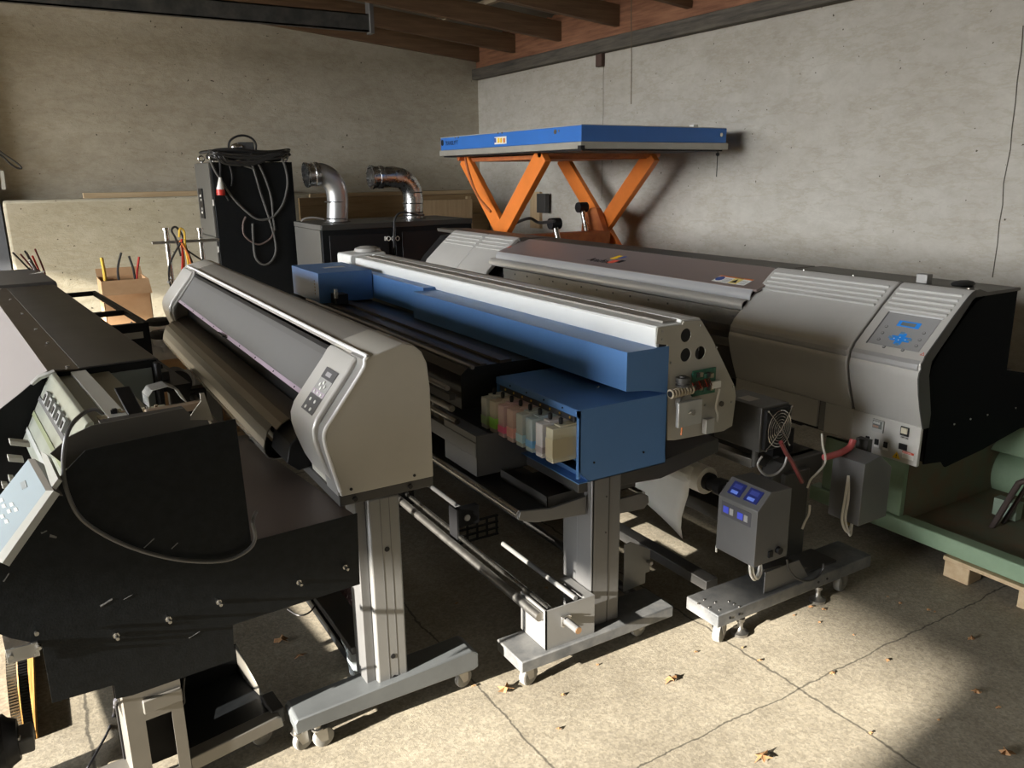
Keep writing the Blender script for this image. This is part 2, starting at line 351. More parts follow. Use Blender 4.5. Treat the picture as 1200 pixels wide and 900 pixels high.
# roof: corrugated sheeting over the joists, rising to the left
SL = -.09
mb = MB(); n = 190; y0 = YF-.2
def zr(x): return 3.235+SL*(x-XR)
pr = []
for i in range(n+1):
    y = y0+(YB+.3-y0)*i/n; pr.append((y, .022*math.cos(2*math.pi*y/.14)))
for i in range(n):
    (a, ha), (b, hb) = pr[i], pr[i+1]; q = .085
    mb.hexa([(XR+.3, a, zr(XR+.3)+ha+q), (XR+.3, b, zr(XR+.3)+hb+q), (XL-.3, b, zr(XL-.3)+hb+q), (XL-.3, a, zr(XL-.3)+ha+q),
             (XR+.3, a, zr(XR+.3)+ha+q+.01), (XR+.3, b, zr(XR+.3)+hb+q+.01), (XL-.3, b, zr(XL-.3)+hb+q+.01), (XL-.3, a, zr(XL-.3)+ha+q+.01)])
mb.done('ceiling', mat('roof_sheeting', (.17, .16, .145), .7, dirt=(.27, .25, .22), scale=3), kind='structure')
MB().box(XL-.35, XR+.35, YF-.35, YB+.35, 5.22, 5.3).done('trim_4', CHAR, kind='structure')
# joists, one metre apart, parallel to the back wall
nm = ['joist against the back wall', 'second joist from the back wall', 'third joist from the back wall', 'fourth joist from the back wall', 'fifth joist from the back wall, cut by the top edge of the photo']
for i, y in enumerate((9.62, 8.73, 7.76, 6.75, 5.73)):
    mb = MB(); xa, xb = XL+.005, XR-.025
    z0 = lambda x: 3.04+SL*(x-XR)
    mb.hexa([(xa, y-.035, z0(xa)), (xb, y-.035, z0(xb)), (xb, y+.03, z0(xb)), (xa, y+.03, z0(xa)), (xa, y-.035, z0(xa)+.195), (xb, y-.035, z0(xb)+.195), (xb, y+.03, z0(xb)+.195), (xa, y+.03, z0(xa)+.195)])
    o = mb.done('ceiling_joist', JOIST); tag(o, 'brown timber '+nm[i], 'joist', 'ceiling joists')
# purlins under the sheeting
for i, x in enumerate((4.4, 3.0, 1.6)):
    z = 3.235+SL*(x-XR); o = MB().box(x-.03, x+.03, 2.6, YB-.02, z+.0, z+.05).done('roof_batten', wood('batten_timber', (.30, .24, .17), (.42, .35, .26), 1))
    tag(o, ['pale roof batten across the joists, nearest the right wall', 'pale roof batten across the joists above the steel beam end', 'pale roof batten across the joists, farthest from the right wall'][i], 'batten', 'roof battens')
# steel beam below the joists with its end bracket
bt = thing('steel_beam', 'dark grey steel beam with end hanger bracket under the ceiling joists', 'beam', (0, 8.0, 2.98))
zb = 3.015
mb = MB(); mb.box(XL+.01, 3.20, 7.96, 7.975, zb, zb+.16); mb.box(XL+.01, 3.20, 7.96, 8.03, zb, zb+.012); mb.box(XL+.01, 3.20, 7.96, 8.03, zb+.148, zb+.16)
mb.done('channel', mat('beam_steel', (.045, .05, .055), .5, .5, dirt=(.12, .12, .115), scale=7), bt)
MB().box(3.19, 3.235, 7.93, 8.04, zb-.02, zb+.42).done('hanger_bracket', LEGG, bt, bevel=.004)
# dangling wire
p = [W0.X(740, y, 5.0) for y in (-8, 30, 70, 122)]
o = MB().tube([(a+random.uniform(-.004, .004), b, c) for a, b, c in p]+[], .0045, 6).done('dangling_wire', mat('old_wire', (.12, .09, .06), .7)); tag(o, 'thin wire hanging from the roof in front of the right wall', 'wire')
# crack on the right wall: a thin dark crevice strip, cut as a jagged prism standing barely proud
pts = [(1199, 30), (1197, 60), (1192, 95), (1190, 120), (1186, 150), (1184, 175), (1180, 195), (1176, 215), (1175, 240), (1171, 262), (1169, 285), (1166, 305), (1163, 325)]
mb = MB(); P3 = [W0.X(a, b, XR-.0015) for a, b in pts]; mb.tube(P3, .0035, 5, smooth=False); mb.done('trim_5', mat('crack_dark', (.08, .07, .055), 1), kind='structure')
pts = [(708, 66), (707, 90), (707, 130), (706, 170), (705, 235)]
mb = MB(); P3 = [W0.X(a, b, XR-.001) for a, b in pts]; mb.tube(P3, .002, 5, smooth=False); mb.done('trim_6', mat('crack_dark'), kind='structure')
o = MB().box(5.30, 5.345, W0.X(704, 66, 5.33)[1]-.05, W0.X(704, 66, 5.33)[1]+.05, 2.70, 2.822).done('bracket', mat('rusty_iron', (.07, .04, .03), .8), bevel=.004); tag(o, 'small dark rusty bracket under the timber plate of the right wall', 'bracket')

# ================================================================ GREY PRINTER (P)
def printer_grey():
    R = thing('wide_format_printer', 'grey wide-format printer with rounded silver end caps and a small button panel', 'printer', (.75, 3.3, 0))
    ya, yb = 2.03, 4.85
    side = [(.655, .775), (.651, .82), (.628, .91), (.622, .945), (.628, .978), (.655, 1.015), (.735, 1.118), (.748, 1.140), (.752, 1.158), (.765, 1.166), (.86, 1.190), (.895, 1.183), (.920, 1.160), (.935, 1.125), (.942, 1.05), (.942, .775)]
    MB().prism(side, ya, ya+.26).done('end_cap', SIDEB, R, bevel=.003)
    MB().prism(side, yb-.26, yb).done('end_cap', SIDEB, R, bevel=.003)
    top = [(.757, 1.150), (.760, 1.163), (.86, 1.188), (.895, 1.180), (.918, 1.158), (.932, 1.12), (.938, 1.05), (.938, .80), (.93, .80), (.93, 1.05), (.915, 1.12), (.90, 1.15), (.86, 1.17)]
    MB().prism(top, ya+.26, yb-.26).done('top_cover', mat('warm_grey_top', (.30, .285, .26), .45, .1, var=.05, scale=3), R)
    # fascias
    front = [(.662, .78), (.636, .83), (.612, .90), (.604, .935), (.604, .968), (.616, .998), (.652, 1.045), (.712, 1.120), (.730, 1.146), (.745, 1.158)]
    for k, (y0, y1) in enumerate(((ya+.055, ya+.27), (yb-.27, yb-.02))):
        MB().sheet(front, y0-.005, y1, .02, side=-1).done('fascia', SIL, R, bevel=.006)
        inn = [(x-.006, z) for x, z in side[:10]]
        MB().sheet(inn, y0-.048, y0+.05, .01, side=-1).done('fascia_groove', SILD, R)
    # pale trim line round the near cap and along the top
    trim = [(.657, .79), (.640, .86), (.6235, .935), (.626, .975), (.655, 1.015), (.735, 1.118), (.750, 1.142), (.752, 1.158), (.758, 1.166)]
    mb = MB(); mb.tube([(x-.002, ya+.004, z) for x, z in trim]+[(.757, ya+.03, 1.168), (.757, ya+.3, 1.166), (.757, 3.4, 1.166), (.757, yb-.05, 1.166)], .0055, 8); mb.done('trim_strip', TRIM, R)
    # lid
    L0, L1 = (.655, 1.000), (.756, 1.140)
    MB().sheet([(.690, 1.035), L1], ya+.28, yb-.28, .008, side=1).done('shadow_gap', BLK, R)
    d = Vector((L1[0]-L0[0], L1[1]-L0[1])).normalized()
    lid = MB().sheet([L0, (L1[0]-d.x*.012, L1[1]-d.y*.012)], ya+.275, yb-.275, .006, side=1).done('lid', LIDG, R, bevel=.001)
    up = (d.x, 0, d.y); nrm = Vector((-d.y, 0, d.x))
    decal(lid, 'lip_strip', PURP, (L0[0]-.005, yb-.28, L0[1]+.004), (0, -1, 0), up, yb-ya-.56, .014, .001, .0005)
    decal(lid, 'stripe', mat('stripe_dark_grey', (.10, .10, .10), .4), (L1[0]-d.x*.034-.0052, yb-.29, L1[1]-d.y*.034+.0035), (0, -1, 0), up, yb-ya-.58, .020, .001, .0005)
    for i in range(9):
        y = ya+.38+i*.245; c = Vector((L0[0]-.005+d.x*.007, y, L0[1]+.004+d.y*.007)); MB().cyl(c, c+nrm*.003, .0035, 8).done('screw', BLK, lid)
    hy = W0.X(268, 388, .67)[1]
    MB().sheet([(.652, 1.008), (.640, 1.018), (.632, 1.016)], hy-.05, hy+.05, .006, side=1).done('handle', BLK, lid)
    # inside
    MB().prism([(.72, 1.045), (.80, 1.12), (.92, 1.12), (.92, .79), (.70, .79), (.69, .90)], ya+.262, yb-.262).done('chassis', BLK, R)
    mb = MB(); mb.prism([(.675, .905), (.73, .935), (.73, .92), (.675, .89)], ya+.3, yb-.28); mb.done('platen', CHAR, R)
    mb = MB(); mb.cyl((.705, ya+.3, 1.0), (.705, yb-.28, 1.0), .011, 16); mb.done('guide_rail', mat('dark_rail', (.03, .03, .03), .35, .5), R)
    mb = MB(); mb.box(.668, .70, ya+.30, ya+.34, .93, .99); mb.cyl((.70, ya+.29, .975), (.66, ya+.29, .985), .008, 10); mb.done('carriage_stop', STEELD, R)
    GB = mat('media_guide_brown', (.17, .145, .115), .38, .5, var=.06, scale=4, stretch=(6, .3, 6)); GC = mat('media_guide_grey', (.33, .32, .29), .3, .6, var=.10, scale=4, stretch=(8, .2, 8))
    g = [(.688, .918), (.665, .915), (.635, .902)]
    MB().sheet(g, ya+.30, yb-.28, .003, side=-1).done('upper_guide', mat('guide_dark_brown', (.06, .052, .045), .4, .4), R)
    g2 = [(.635, .902), (.61, .89), (.592, .873)]
    MB().sheet(g2, ya+.40, yb-.26, .003, side=-1).done('middle_guide', GB, R, smooth=False)
    g3 = [(.592, .873), (.578, .853), (.567, .825), (.562, .80)]
    MB().sheet(g3, ya+.46, yb-.24, .003, side=-1).done('front_guide', GC, R, smooth=False)
    g4 = [(.562, .80), (.564, .783), (.572, .768), (.59, .760), (.63, .758)]
    MB().sheet(g4, ya+.46, yb-.24, .003, side=-1).done('lower_guide', mat('guide_clear_edge', (.55, .54, .50), .22, .7, var=.12, scale=9, stretch=(8, .4, 8)), R)
    MB().prism([(.60, .86), (.64, .89), (.68, .88), (.68, .778), (.62, .768), (.585, .80)], ya+.285, ya+.47).done('guide_end', BLK, R, bevel=.004)
    MB().box(.650, .941, ya+.002, yb-.002, .745, .776).done('base_rail', CHAR, R, bevel=.002)
    for x in (.695, .865):
        MB().cyl((x, ya+.004, .760), (x, ya-.004, .760), .007, 12).done('bolt', BLK, R)
    for x in (.685, .88):
        MB().cyl((x, ya+.002, .792), (x, ya-.002, .792), .0045, 10).done('bolt', BLK, R)
    # two badge dots on the far fascia
    for dz in (0, .02):
        c = Vector((.655+dz*.8, yb-.11, 1.077+dz)); MB().cyl(c+Vector((-.012, 0, .010)), c+Vector((-.02, 0, .017)), .006, 12).done('badge', PANG, R)
    # control panel lying on the near fascia slope
    f0, f1 = Vector((.616, 0, .998)), Vector((.712, 0, 1.120)); ud = (f1-f0).normalized(); nn = Vector((-ud.z, 0, ud.x))
    L = (f1-f0).length
    def onp(s, y, off=.0): return f0+ud*s*L+nn*(.0005+off)+Vector((0, y, 0))
    yl, yr = ya+.185, ya+.085
    ms = lambda q: .0+(q-.13)*1.45
    pan = decal(R, 'control_panel', PANG, onp(ms(.13), yl), (0, -1, 0), ud, yl-yr, .62*L*1.45, .0015)
    decal(pan, 'button_field', mat('field_mauve', (.42, .36, .42), .4), onp(ms(.37), yl, .0016), (0, -1, 0), ud, yl-yr, .065*L*1.45, .0004)
    decal(pan, 'key_field', PAND, onp(ms(.13), yl, .0016), (0, -1, 0), ud, yl-yr, .235*L*1.45, .0004)
    decal(pan, 'display_bezel', PAND, onp(ms(.60), yl, .0016), (0, -1, 0), ud, yl-yr, .15*L*1.45, .0005)
    decal(pan, 'display', mat('lcd_on', (.34, .33, .34), .3), onp(ms(.64), yl-.025, .0022), (0, -1, 0), ud, .040, .085*L, .0004)
    for s, fy in ((.18, .28), (.18, .68), (.29, .28), (.29, .68), (.40, .22), (.40, .5), (.40, .78), (.47, .5), (.51, .3), (.51, .7), (.55, .5)):
        c = onp(ms(s), yl-(yl-yr)*fy, .002); MB().cyl(c, c+nn*.002, .0055 if s < .35 or s > .45 else .0045, 12).done('button', WPL, pan)
    # leg, foot, stretcher
    for y0, y1, s in ((2.03, 2.11, 1), (4.62, 4.70, -1)):
        l = MB().box(.731, .829, y0, y1, .13, .746).done('leg', LEGL, R, bevel=.006)
        MB().box(.700, .7305, y0+.02, y1+.03, .13, .746).done('leg_flange', LEGG, R, bevel=.003)
        if s == 1:
            for z in (.58, .22, .145):
                MB().cyl((.782, y0+.001, z), (.782, y0-.0015, z), .008, 14).done('bolt_hole', BLK, l)
            for x in (.768, .796): MB().box(x-.0008, x+.0008, y0-.0006, y0+.001, .14, .742).done('groove', DGREY, l)
        MB().prism([(.466, .085), (.463, .120), (.472, .132), (1.045, .158), (1.067, .140), (1.067, .092), (1.05, .085)], y0-.022, y1+.005).done('foot', FOOTD if s < 0 else mat('foot_grey_paint', (.13, .14, .145), .45, .3, var=.12, scale=8), R, bevel=.004)
        caster(R, .492, y0+.02, .087, 20, .032); caster(R, 1.035, y0+.03, .087, 15, .032)
    caster(R, .548, 2.03, .087, 5, .032)
    MB().box(.685, .775, 2.13, 4.6, .20, .225).done('stretcher', CHAR, R, bevel=.003)
    # rail on the back of the printer
    MB().prism([(.945, 1.06), (.99, 1.06), (.99, 1.10), (.95, 1.105)], 3.0, 4.70).done('rear_media_rail', CHAR, R, bevel=.003)
    mb = MB()
    MB().sheet([(.83, .50), (.90, .52), (.96, .50)], 2.60, 2.62, .05).done('roller_arm', LEGL, R, bevel=.006)
    return R
printer_grey()

# ================================================================ BLUE PRINTER (B)
def printer_blue():
    R = thing('wide_format_printer', 'blue and white open-bodied wide printer with bare side plate and take-up rollers', 'printer', (1.55, 3.4, 0))
    y0 = 1.95
    # white gantry cover
    prof = [(1.73, 1.10), (1.73, 1.150), (1.737, 1.156), (1.84, 1.158), (1.843, 1.168), (1.925, 1.166), (1.93, 1.16), (1.93, 1.05), (1.75, 1.05)]
    MB().prism([(1.745, 1.06), (1.745, 1.145), (1.925, 1.155), (1.925, 1.0), (1.80, 1.0)], y0+.0045, y0+.0065).done('dark_hole_backing', BLK, R)  # black sheet added so the holes in the side plate look dark inside
    MB().prism(prof, y0+.007, 4.75).done('gantry_cover', WHT, R, bevel=.002)
    MB().box(1.78, 1.925, y0+.03, 4.7, 1.159, 1.1665).done('cover_groove', mat('cover_grey_top', (.30, .28, .25), .5, .2, var=.05, scale=4), R)
    # far white end with rounded cap
    MB().prism([(1.70, 1.05), (1.70, 1.16), (1.71, 1.17), (1.93, 1.18), (1.94, 1.17), (1.94, 1.05)], 4.76, 5.0).done('gantry_end', WHT, R, bevel=.008)
    MB().lathe((1.85, 4.85, 1.18), (0, 0, 1), [(0, .085), (.018, .08), (.03, .05), (.034, .01)], 24).done('end_boss', mat('boss_grey', (.34, .33, .31), .4), R)
    # bare side plate with three holes, cut as a ring of quads
    out = xz([(771, 384), (800, 380.5), (801, 376.5), (822, 375.5), (835, 398), (861, 453), (862.5, 464), (858, 499), (848, 505), (790, 516), (782, 516), (782, 404), (769, 403)], y0)
    def plate(outl, holes, ya, yb):
        b = bmesh.new(); vs = [b.verts.new((x, ya, z)) for x, z in outl]; es = [b.edges.new((vs[i], vs[(i+1) % len(vs)])) for i in range(len(vs))]
        for cx, cz, r in holes:
            hv = [b.verts.new((cx+r*math.cos(t), ya, cz+r*math.sin(t))) for t in [2*math.pi*i/20 for i in range(20)]]
            es += [b.edges.new((hv[i], hv[(i+1) % 20])) for i in range(20)]
        bmesh.ops.triangle_fill(b, use_beauty=True, use_dissolve=False, edges=es)
        ret = bmesh.ops.extrude_face_region(b, geom=b.faces[:]); bmesh.ops.translate(b, vec=(0, yb-ya, 0), verts=[g for g in ret['geom'] if isinstance(g, bmesh.types.BMVert)])
        m = MB(); m.b.free(); m.b = b; return m
    hs = [(W0.Y(804, 393, y0)[0], W0.Y(804, 393, y0)[2], .024), (W0.Y(803.6, 416, y0)[0], W0.Y(803.6, 416, y0)[2], .024), (W0.Y(820.6, 413.6, y0)[0], W0.Y(820.6, 413.6, y0)[2], .024)]
    SP = plate(out, hs, y0, y0+.004).done('side_plate', BEIG, R, smooth=False)
    for px, py in ((776, 388), (776, 398), (820, 381), (839, 407), (786, 425), (859, 453), (857, 471), (826, 475)):
        c = Vector(W0.Y(px, py, y0)); MB().cyl(c, c-Vector((0, .004, 0)), .004, 10).done('screw', STEEL if px in (820, 859) else STEELD, SP)
    for px, py, r in ((845, 473, .010), (835, 492, .004)):
        c = Vector(W0.Y(px, py, y0)); MB().cyl(c, c-Vector((0, .005, 0)), r, 12).done('grommet', mat('grommet', (.06, .05, .04), .5), SP)
    # plate behind (inner frame) and inner black volume
    MB().prism([(1.74, 1.045), (1.92, 1.045), (2.03, .95), (2.06, .76), (1.80, .72), (1.74, .72)], 2.35, 4.7).done('chassis', CHAR, R)
    # blue covers
    MB().prism([(1.606, .955), (1.606, 1.086), (1.785, 1.086), (1.785, .923), (1.70, .945)], y0-.001, 3.62).done('rail_cover', BLUE, R, smooth=False)
    MB().prism([(1.665, .965), (1.665, 1.10), (1.735, 1.10), (1.735, .965)], 3.621, 4.66).done('rear_rail_cover', BLUE, R, smooth=False)
    hb = MB().box(1.345, 1.66, 4.30, 4.80, .96, 1.128).done('head_cover', BLUE, R, bevel=.002)
    decal(hb, 'paper_label', mat('label_grey', (.5, .5, .48), .6), (1.46, 4.52, 1.1285), (1, 0, 0), (0, 1, 0), .12, .05, .0006)
    # vent slots on the light side of the far cover
    for k in range(5):
        MB().box(1.3435, 1.3445, 4.36+k*.0, 4.375+.0, 1.005+k*.018, 1.013+k*.018).done('vent_slot', CHAR, hb)
    # ink station: open box with frame
    xi0, xi1, yi0, yi1 = 1.418, 1.786, y0-.002, 2.47
    mb = MB(); mb.box(xi0, xi1, yi0, yi1, .919, .922);  mb.box(xi0, xi1, yi1-.003, yi1, .70, .919); mb.box(xi1-.003, xi1, yi0, yi1, .70, .919)
    mb.prism([(xi0, .718), (xi0+.042, .672), (xi1, .672), (xi1, .919), (xi0, .919)], yi0, yi0+.003)
    IS = mb.done('ink_station', BLUE, R, smooth=False)
    mb = MB(); mb.box(xi0, xi1, yi0, yi1, .672, .675); mb.prism([(xi0, .718), (xi0+.045, .672), (xi0+.045, .669), (xi0-.003, .718)], yi0, yi1); mb.done('station_floor', BLUE, IS)
    MB().box(xi0-.002, xi0+.006, yi0, yi0+.012, .69, .92).done('station_frame', BLUE, IS)
    MB().box(xi0-.002, xi0+.004, yi0, yi1, .897, .921).done('station_frame', BLUE, IS)
    st = MB().box(xi0-.004, xi0-.001, yi0+.02, yi1-.03, .878, .897).done('contact_strip', mat('strip_dark', (.03, .03, .035), .5), IS)
    for k in range(8):
        yy = yi0+.045+k*.058; MB().cyl((xi0-.004, yy, .889), (xi0-.006, yy, .889), .004, 8).done('contact', YELC, st)
    for k in range(4):
        yy = yi0+.09+k*.11; MB().cyl((xi0-.002, yy, .91), (xi0-.005, yy, .91), .003, 8).done('screw', BLK, IS)
    for px, py in ((701, 454), (700, 453)):
        pass
    c = Vector(W0.Z(701, 454, .922)); MB().cyl(c, c+Vector((0, 0, .006)), .006, 10).done('screw', STEEL, IS)
    c = Vector(W0.Z(585+.0, 450, .922))
    for px, py in ((594, 484+58), (696, 542), (754, 530)):
        if px > 600: c = Vector(W0.Y(px, py, yi0)); MB().cyl(c, c-Vector((0, .002, 0)), .004, 8).done('screw', BLK, IS)
    # back partition so that the box is closed behind the cartridges
    MB().box(xi0+.10, xi0+.104, yi0+.004, yi1-.004, .676, .918).done('back_panel', BLK, IS)
    MB().box(xi0+.0, xi0+.10, yi0+.02, yi1-.02, .748, .752).done('cartridge_shelf', BLUE, IS)
    # bay left of the box: grey bracket and tray under it
    mb = MB(); mb.box(1.235, 1.50, 2.30, 2.304, .62, .77); mb.box(1.235, 1.239, 2.30, 2.55, .62, .77); mb.done('tray_bracket', LEGG, R, bevel=.001)
    mb = MB(); mb.box(1.33, 1.70, 2.0, 2.003, .585, .63); mb.box(1.33, 1.70, 2.0, 2.3, .585, .588); mb.box(1.33, 1.333, 2.0, 2.3, .585, .63); mb.done('drip_tray', CHAR, R)
    # base beam
    bb = MB().prism([(1.44, .625), (1.44, .668), (1.80, .668), (2.07, .700), (2.075, .69), (2.075, .645), (1.80, .60)], y0+.03, 4.9).done('base_beam', CHAR, R, bevel=.003)
    # electronics on the side plate
    y = y0-.001
    def bx(name, m, p0, p1, d0, d1, parent=R, bevel=.002):
        a = W0.Y(*p0, y0-d1); b = W0.Y(*p1, y0-d1); return MB().box(a[0], b[0], y0-d1, y0-d0, b[2], a[2]).done(name, m, parent, bevel=bevel)
    pc = bx('circuit_board', PCB, (812, 435), (838, 460), .004, .008)
    for k in range(12):
        px = 813+(k % 6)*4.1; py = 438+(k//6)*15+random.uniform(-1, 1); bx('chip', mat('chip%d' % (k % 3), [(.02, .12, .08), (.03, .03, .03), (.25, .22, .15)][k % 3], .5), (px, py), (px+3, py+4.5), .008, .018, pc, 0)
    for k in range(9):
        c = Vector(W0.Y(814+k*2.4, 453.5-k*.75, y0-.02)); MB().cyl(c+Vector((0, .012, .012)), c+Vector((0, -.005, -.012)), .0022, 7).done('wire', REDD if k % 3 else REDC, pc)
    bx('connector', WPL, (835, 448), (845, 454), .005, .02, pc)
    c = Vector(W0.Y(800, 447, y0-.02)); MB().lathe(c-Vector((0, 0, .016)), (0, 0, 1), [(0, .024), (.006, .024), (.007, .02), (.013, .02), (.014, .024), (.03, .024), (.031, .012), (.036, .012)], 24).done('drive_wheel', CHAR, R)
    # corrugated cable sleeve
    a = Vector(W0.Y(785, 462, y0-.03)); b = Vector(W0.Y(812, 456, y0-.03)); pr = []
    n = 8; Ld = (b-a).length; dd = (b-a).normalized()
    SV = MB().cyl(a, b, .011, 14).done('spiral_sleeve', BLK, R)
    for k in range(n): MB().lathe(a+dd*Ld*(k+.1)/n, dd, [(0, .011), (.001, .016), (Ld/n*.45, .016), (Ld/n*.45+.001, .011)], 16).done('sleeve_ring', mat('sleeve', (.42, .36, .27), .5), SV)
    mp = bx('motor_plate', mat('alu_plate', (.52, .52, .50), .4, .6, var=.06), (796, 473), (822, 496), .03, .045)
    c = Vector(W0.Y(810, 483, y0-.045)); MB().cyl(c, c-Vector((0, .012, 0)), .009, 12).done('shaft', STEEL, mp)
    c = Vector(W0.Y(802, 472, y0-.02)); MB().cyl(c+Vector((0, .015, 0)), c+Vector((0, -.012, 0)), .03, 24).done('pulley', STEELD, mp)
    for dx, dz in ((-.012, 0), (.012, .004)):
        cc = Vector(W0.Y(810, 483, y0-.045))+Vector((dx, 0, dz)); MB().cyl(cc, cc-Vector((0, .004, 0)), .003, 8).done('bolt', STEEL, mp)
    bx('hinge', mat('alu_plate'), (828, 492), (837, 507), .01, .03)
    pts = [W0.Y(px, py, y0-.012) for px, py in ((843, 456), (841, 466), (839, 478), (841, 486), (840, 494))]
    MB().tube(pts, .004, 8).done('cable', CABLEW, R)
    pts = [W0.Y(px, py, y0-.035) for px, py in ((798, 494), (799, 502), (798, 510))]
    MB().tube(pts, .003, 8).done('cable', ORC, R)
    # media path: black platen, rails and rollers between the covers
    ye, yn = 4.9, 2.5
    MB().prism([(1.30, .93), (1.33, .955), (1.52, .955), (1.66, .95), (1.66, .78), (1.30, .80)], yn+.03, 4.29).done('platen', mat('platen_black', (.02, .02, .02), .35, .2), R)
    MB().box(1.30, 1.66, 4.32, 4.85, .78, .95).done('far_body', BLK, R)
    MB().box(1.385, 1.41, yn+.03, 4.28, .9555, .962).done('platen_strip', mat('strip_brown', (.12, .10, .08), .4, .4), R)
    MB().box(1.47, 1.52, yn+.03, 4.28, .9555, .966).done('platen_strip', mat('strip_brown'), R)
    MB().cyl((1.335, yn, .962), (1.335, 4.5, .962), .008, 12).done('guide_rod', STEELD, R)
    MB().box(1.22, 1.245, 2.47, 4.9, .86, .885).done('front_rail', CHAR, R, bevel=.002)
    MB().cyl((1.22, 2.48, .905), (1.22, 4.9, .905), .010, 14).done('guide_rod', STEELD, R)
    MB().cyl((1.235, 2.48, .825), (1.235, 4.9, .825), .012, 14).done('guide_rod', STEELD, R)
    MB().cyl((1.255, 2.48, .772), (1.255, 4.9, .772), .011, 14).done('guide_rod', STEEL, R)
    MB().box(1.232, 1.255, 2.302, 4.9, .69, .745).done('cross_bar', LEGG, R, bevel=.002)
    MB().cyl((1.26, 3.72, .962), (1.26, 4.6, .962), .016, 16).done('feed_roller', CHAR, R)
    mb = MB()
    for yy in (2.75, 2.95, 3.15): mb.box(1.29, 1.31, yy, yy+.02, .70, .80)
    mb.done('bracket_posts', STEELD, R)
    pb = MB().box(1.40, 1.47, 4.18, 4.27, .967, 1.02).done('print_head', BLK, R, bevel=.003); MB().box(1.395, 1.41, 4.175, 4.20, 1.0, 1.05).done('head_clip', STEEL, pb)
    # sloping black sheet with front roller and its end brackets
    MB().hexa([(1.215, 2.0, .606), (1.44, 2.0, .575), (1.44, 4.85, .575), (1.215, 4.85, .606), (1.215, 2.0, .610), (1.44, 2.0, .579), (1.44, 4.85, .579), (1.215, 4.85, .610)]).done('catch_sheet', mat('sheet_charcoal', (.018, .018, .018), .5), R)
    MB().cyl((1.212, 1.985, .603), (1.212, 4.85, .603), .013, 16).done('front_roller', STEEL, R)
    MB().prism([(1.205, .59), (1.212, .617), (1.33, .600), (1.47, .610), (1.47, .545), (1.28, .563), (1.235, .575)], 1.975, 1.985).done('roller_arm', LEGG, R, bevel=.002)
    MB().prism([(1.61, .50), (1.61, .553), (1.735, .553), (1.762, .535), (1.765, .51), (1.745, .49)], 2.0, 2.01).done('roller_arm', LEGG, R, bevel=.002)
    MB().cyl((1.74, 2.005, .545), (1.74, 4.8, .545), .011, 14).done('rear_roller', STEEL, R)
    # legs, feet
    for k, ys in enumerate((1.955, 4.70)):
        l = MB().box(1.478, 1.6, ys, ys+.085, .125, .672).done('leg', LEGG, R, bevel=.004)
        if k == 0:
            MB().box(1.548, 1.552, ys-.001, ys+.002, .126, .67).done('groove', CHAR, l)
            for z in (.60, .47): MB().cyl((1.538, ys+.001, z), (1.538, ys-.002, z), .003, 8).done('screw', CHAR, l)
        MB().box(1.482, 1.487, ys+.0, ys+.17, .125, .672).done('leg_side', LEGG, R)
        MB().box(1.172, 1.82, ys-.045, ys+.115, .082, .124).done('foot', FOOTD if k == 0 else LEGG, R, bevel=.004)
        caster(R, 1.225, ys+.0, .083, 15, .036, .026); caster(R, 1.72, ys+.03, .083, 10, .036, .026)
    # take-up unit bracket, shaft and tubes
    tb = thing_part = MB()
    tb.box(1.275, 1.473, 1.925, 1.93, .112, .268); tb.box(1.275, 1.28, 1.925, 2.08, .125, .268); tb.box(1.435, 1.473, 1.93, 2.08, .263, .268)
    TB = tb.done('take_up_bracket', LEGL, R)
    c = Vector((1.352, 1.925, .213))
    MB().box(1.333, 1.371, 1.917, 1.925, .194, .232).done('shaft_flange', STEELD, TB, bevel=.001)
    MB().cyl(c, c-Vector((0, .075, 0)), .0125, 16).done('shaft', LEGG, TB)
    MB().cyl(c-Vector((0, .0751, 0)), c-Vector((0, .077, 0)), .0115, 16).done('shaft_end', mat('copper_face', (.45, .28, .16), .4, .8), TB)
    for dx, dz in ((-.015, -.015), (.015, -.015), (-.015, .015), (.015, .015)): MB().cyl((1.352+dx, 1.918, .213+dz), (1.352+dx, 1.913, .213+dz), .003, 8).done('bolt', STEEL, TB)
    MB().cyl((1.262, 1.94, .245), (1.262, 4.7, .245), .016, 18).done('take_up_tube', STEELD, R)
    MB().cyl((1.300, 1.94, .262), (1.300, 4.7, .262), .010, 14).done('tension_bar', STEEL, R)
    MB().cyl((1.405, 1.94, .270), (1.405, 2.42, .270), .009, 14).done('tension_bar', LEGL, R)
    # perforated black carrier on the tubes
    mc = MB(); x0, x1, yy = 1.30, 1.38, 2.60
    for k in range(5): mc.box(x0+k*.045, x0+k*.045+.006, yy, yy+.01, .215, .30)
    for k in range(4): mc.box(x0, x0+.19, yy, yy+.01, .215+k*.027, .221+k*.027)
    mc.box(x0-.012, x0+.09, yy-.02, yy+.012, .30, .375); mc.box(x0-.014, x0-.006, yy-.03, yy+.04, .19, .38)
    CRR = mc.done('tube_carrier', BLK, R)
    MB().cyl((1.335, 2.575, .335), (1.335, 2.59, .335), .013, 14).done('bearing', STEELD, CRR)
    MB().cyl((1.345, 2.62, .345), (1.345, 4.6, .345), .010, 12).done('tension_bar', LEGG, R)
    MB().box(1.25, 1.34, 3.1, 3.14, .20, .34).done('tube_carrier', BLK, R, bevel=.004)
    # rear motor cover on the foot
    MB().prism([(1.735, .122), (1.735, .315), (1.765, .318), (1.86, .262), (1.86, .17), (1.84, .17), (1.84, .128)], 2.09, 2.094).done('motor_cover', LEGL, R)
    MB().cyl((1.85, 2.088, .215), (1.85, 2.07, .215), .008, 10).done('knob', STEELD, R)
    return R
printer_blue()

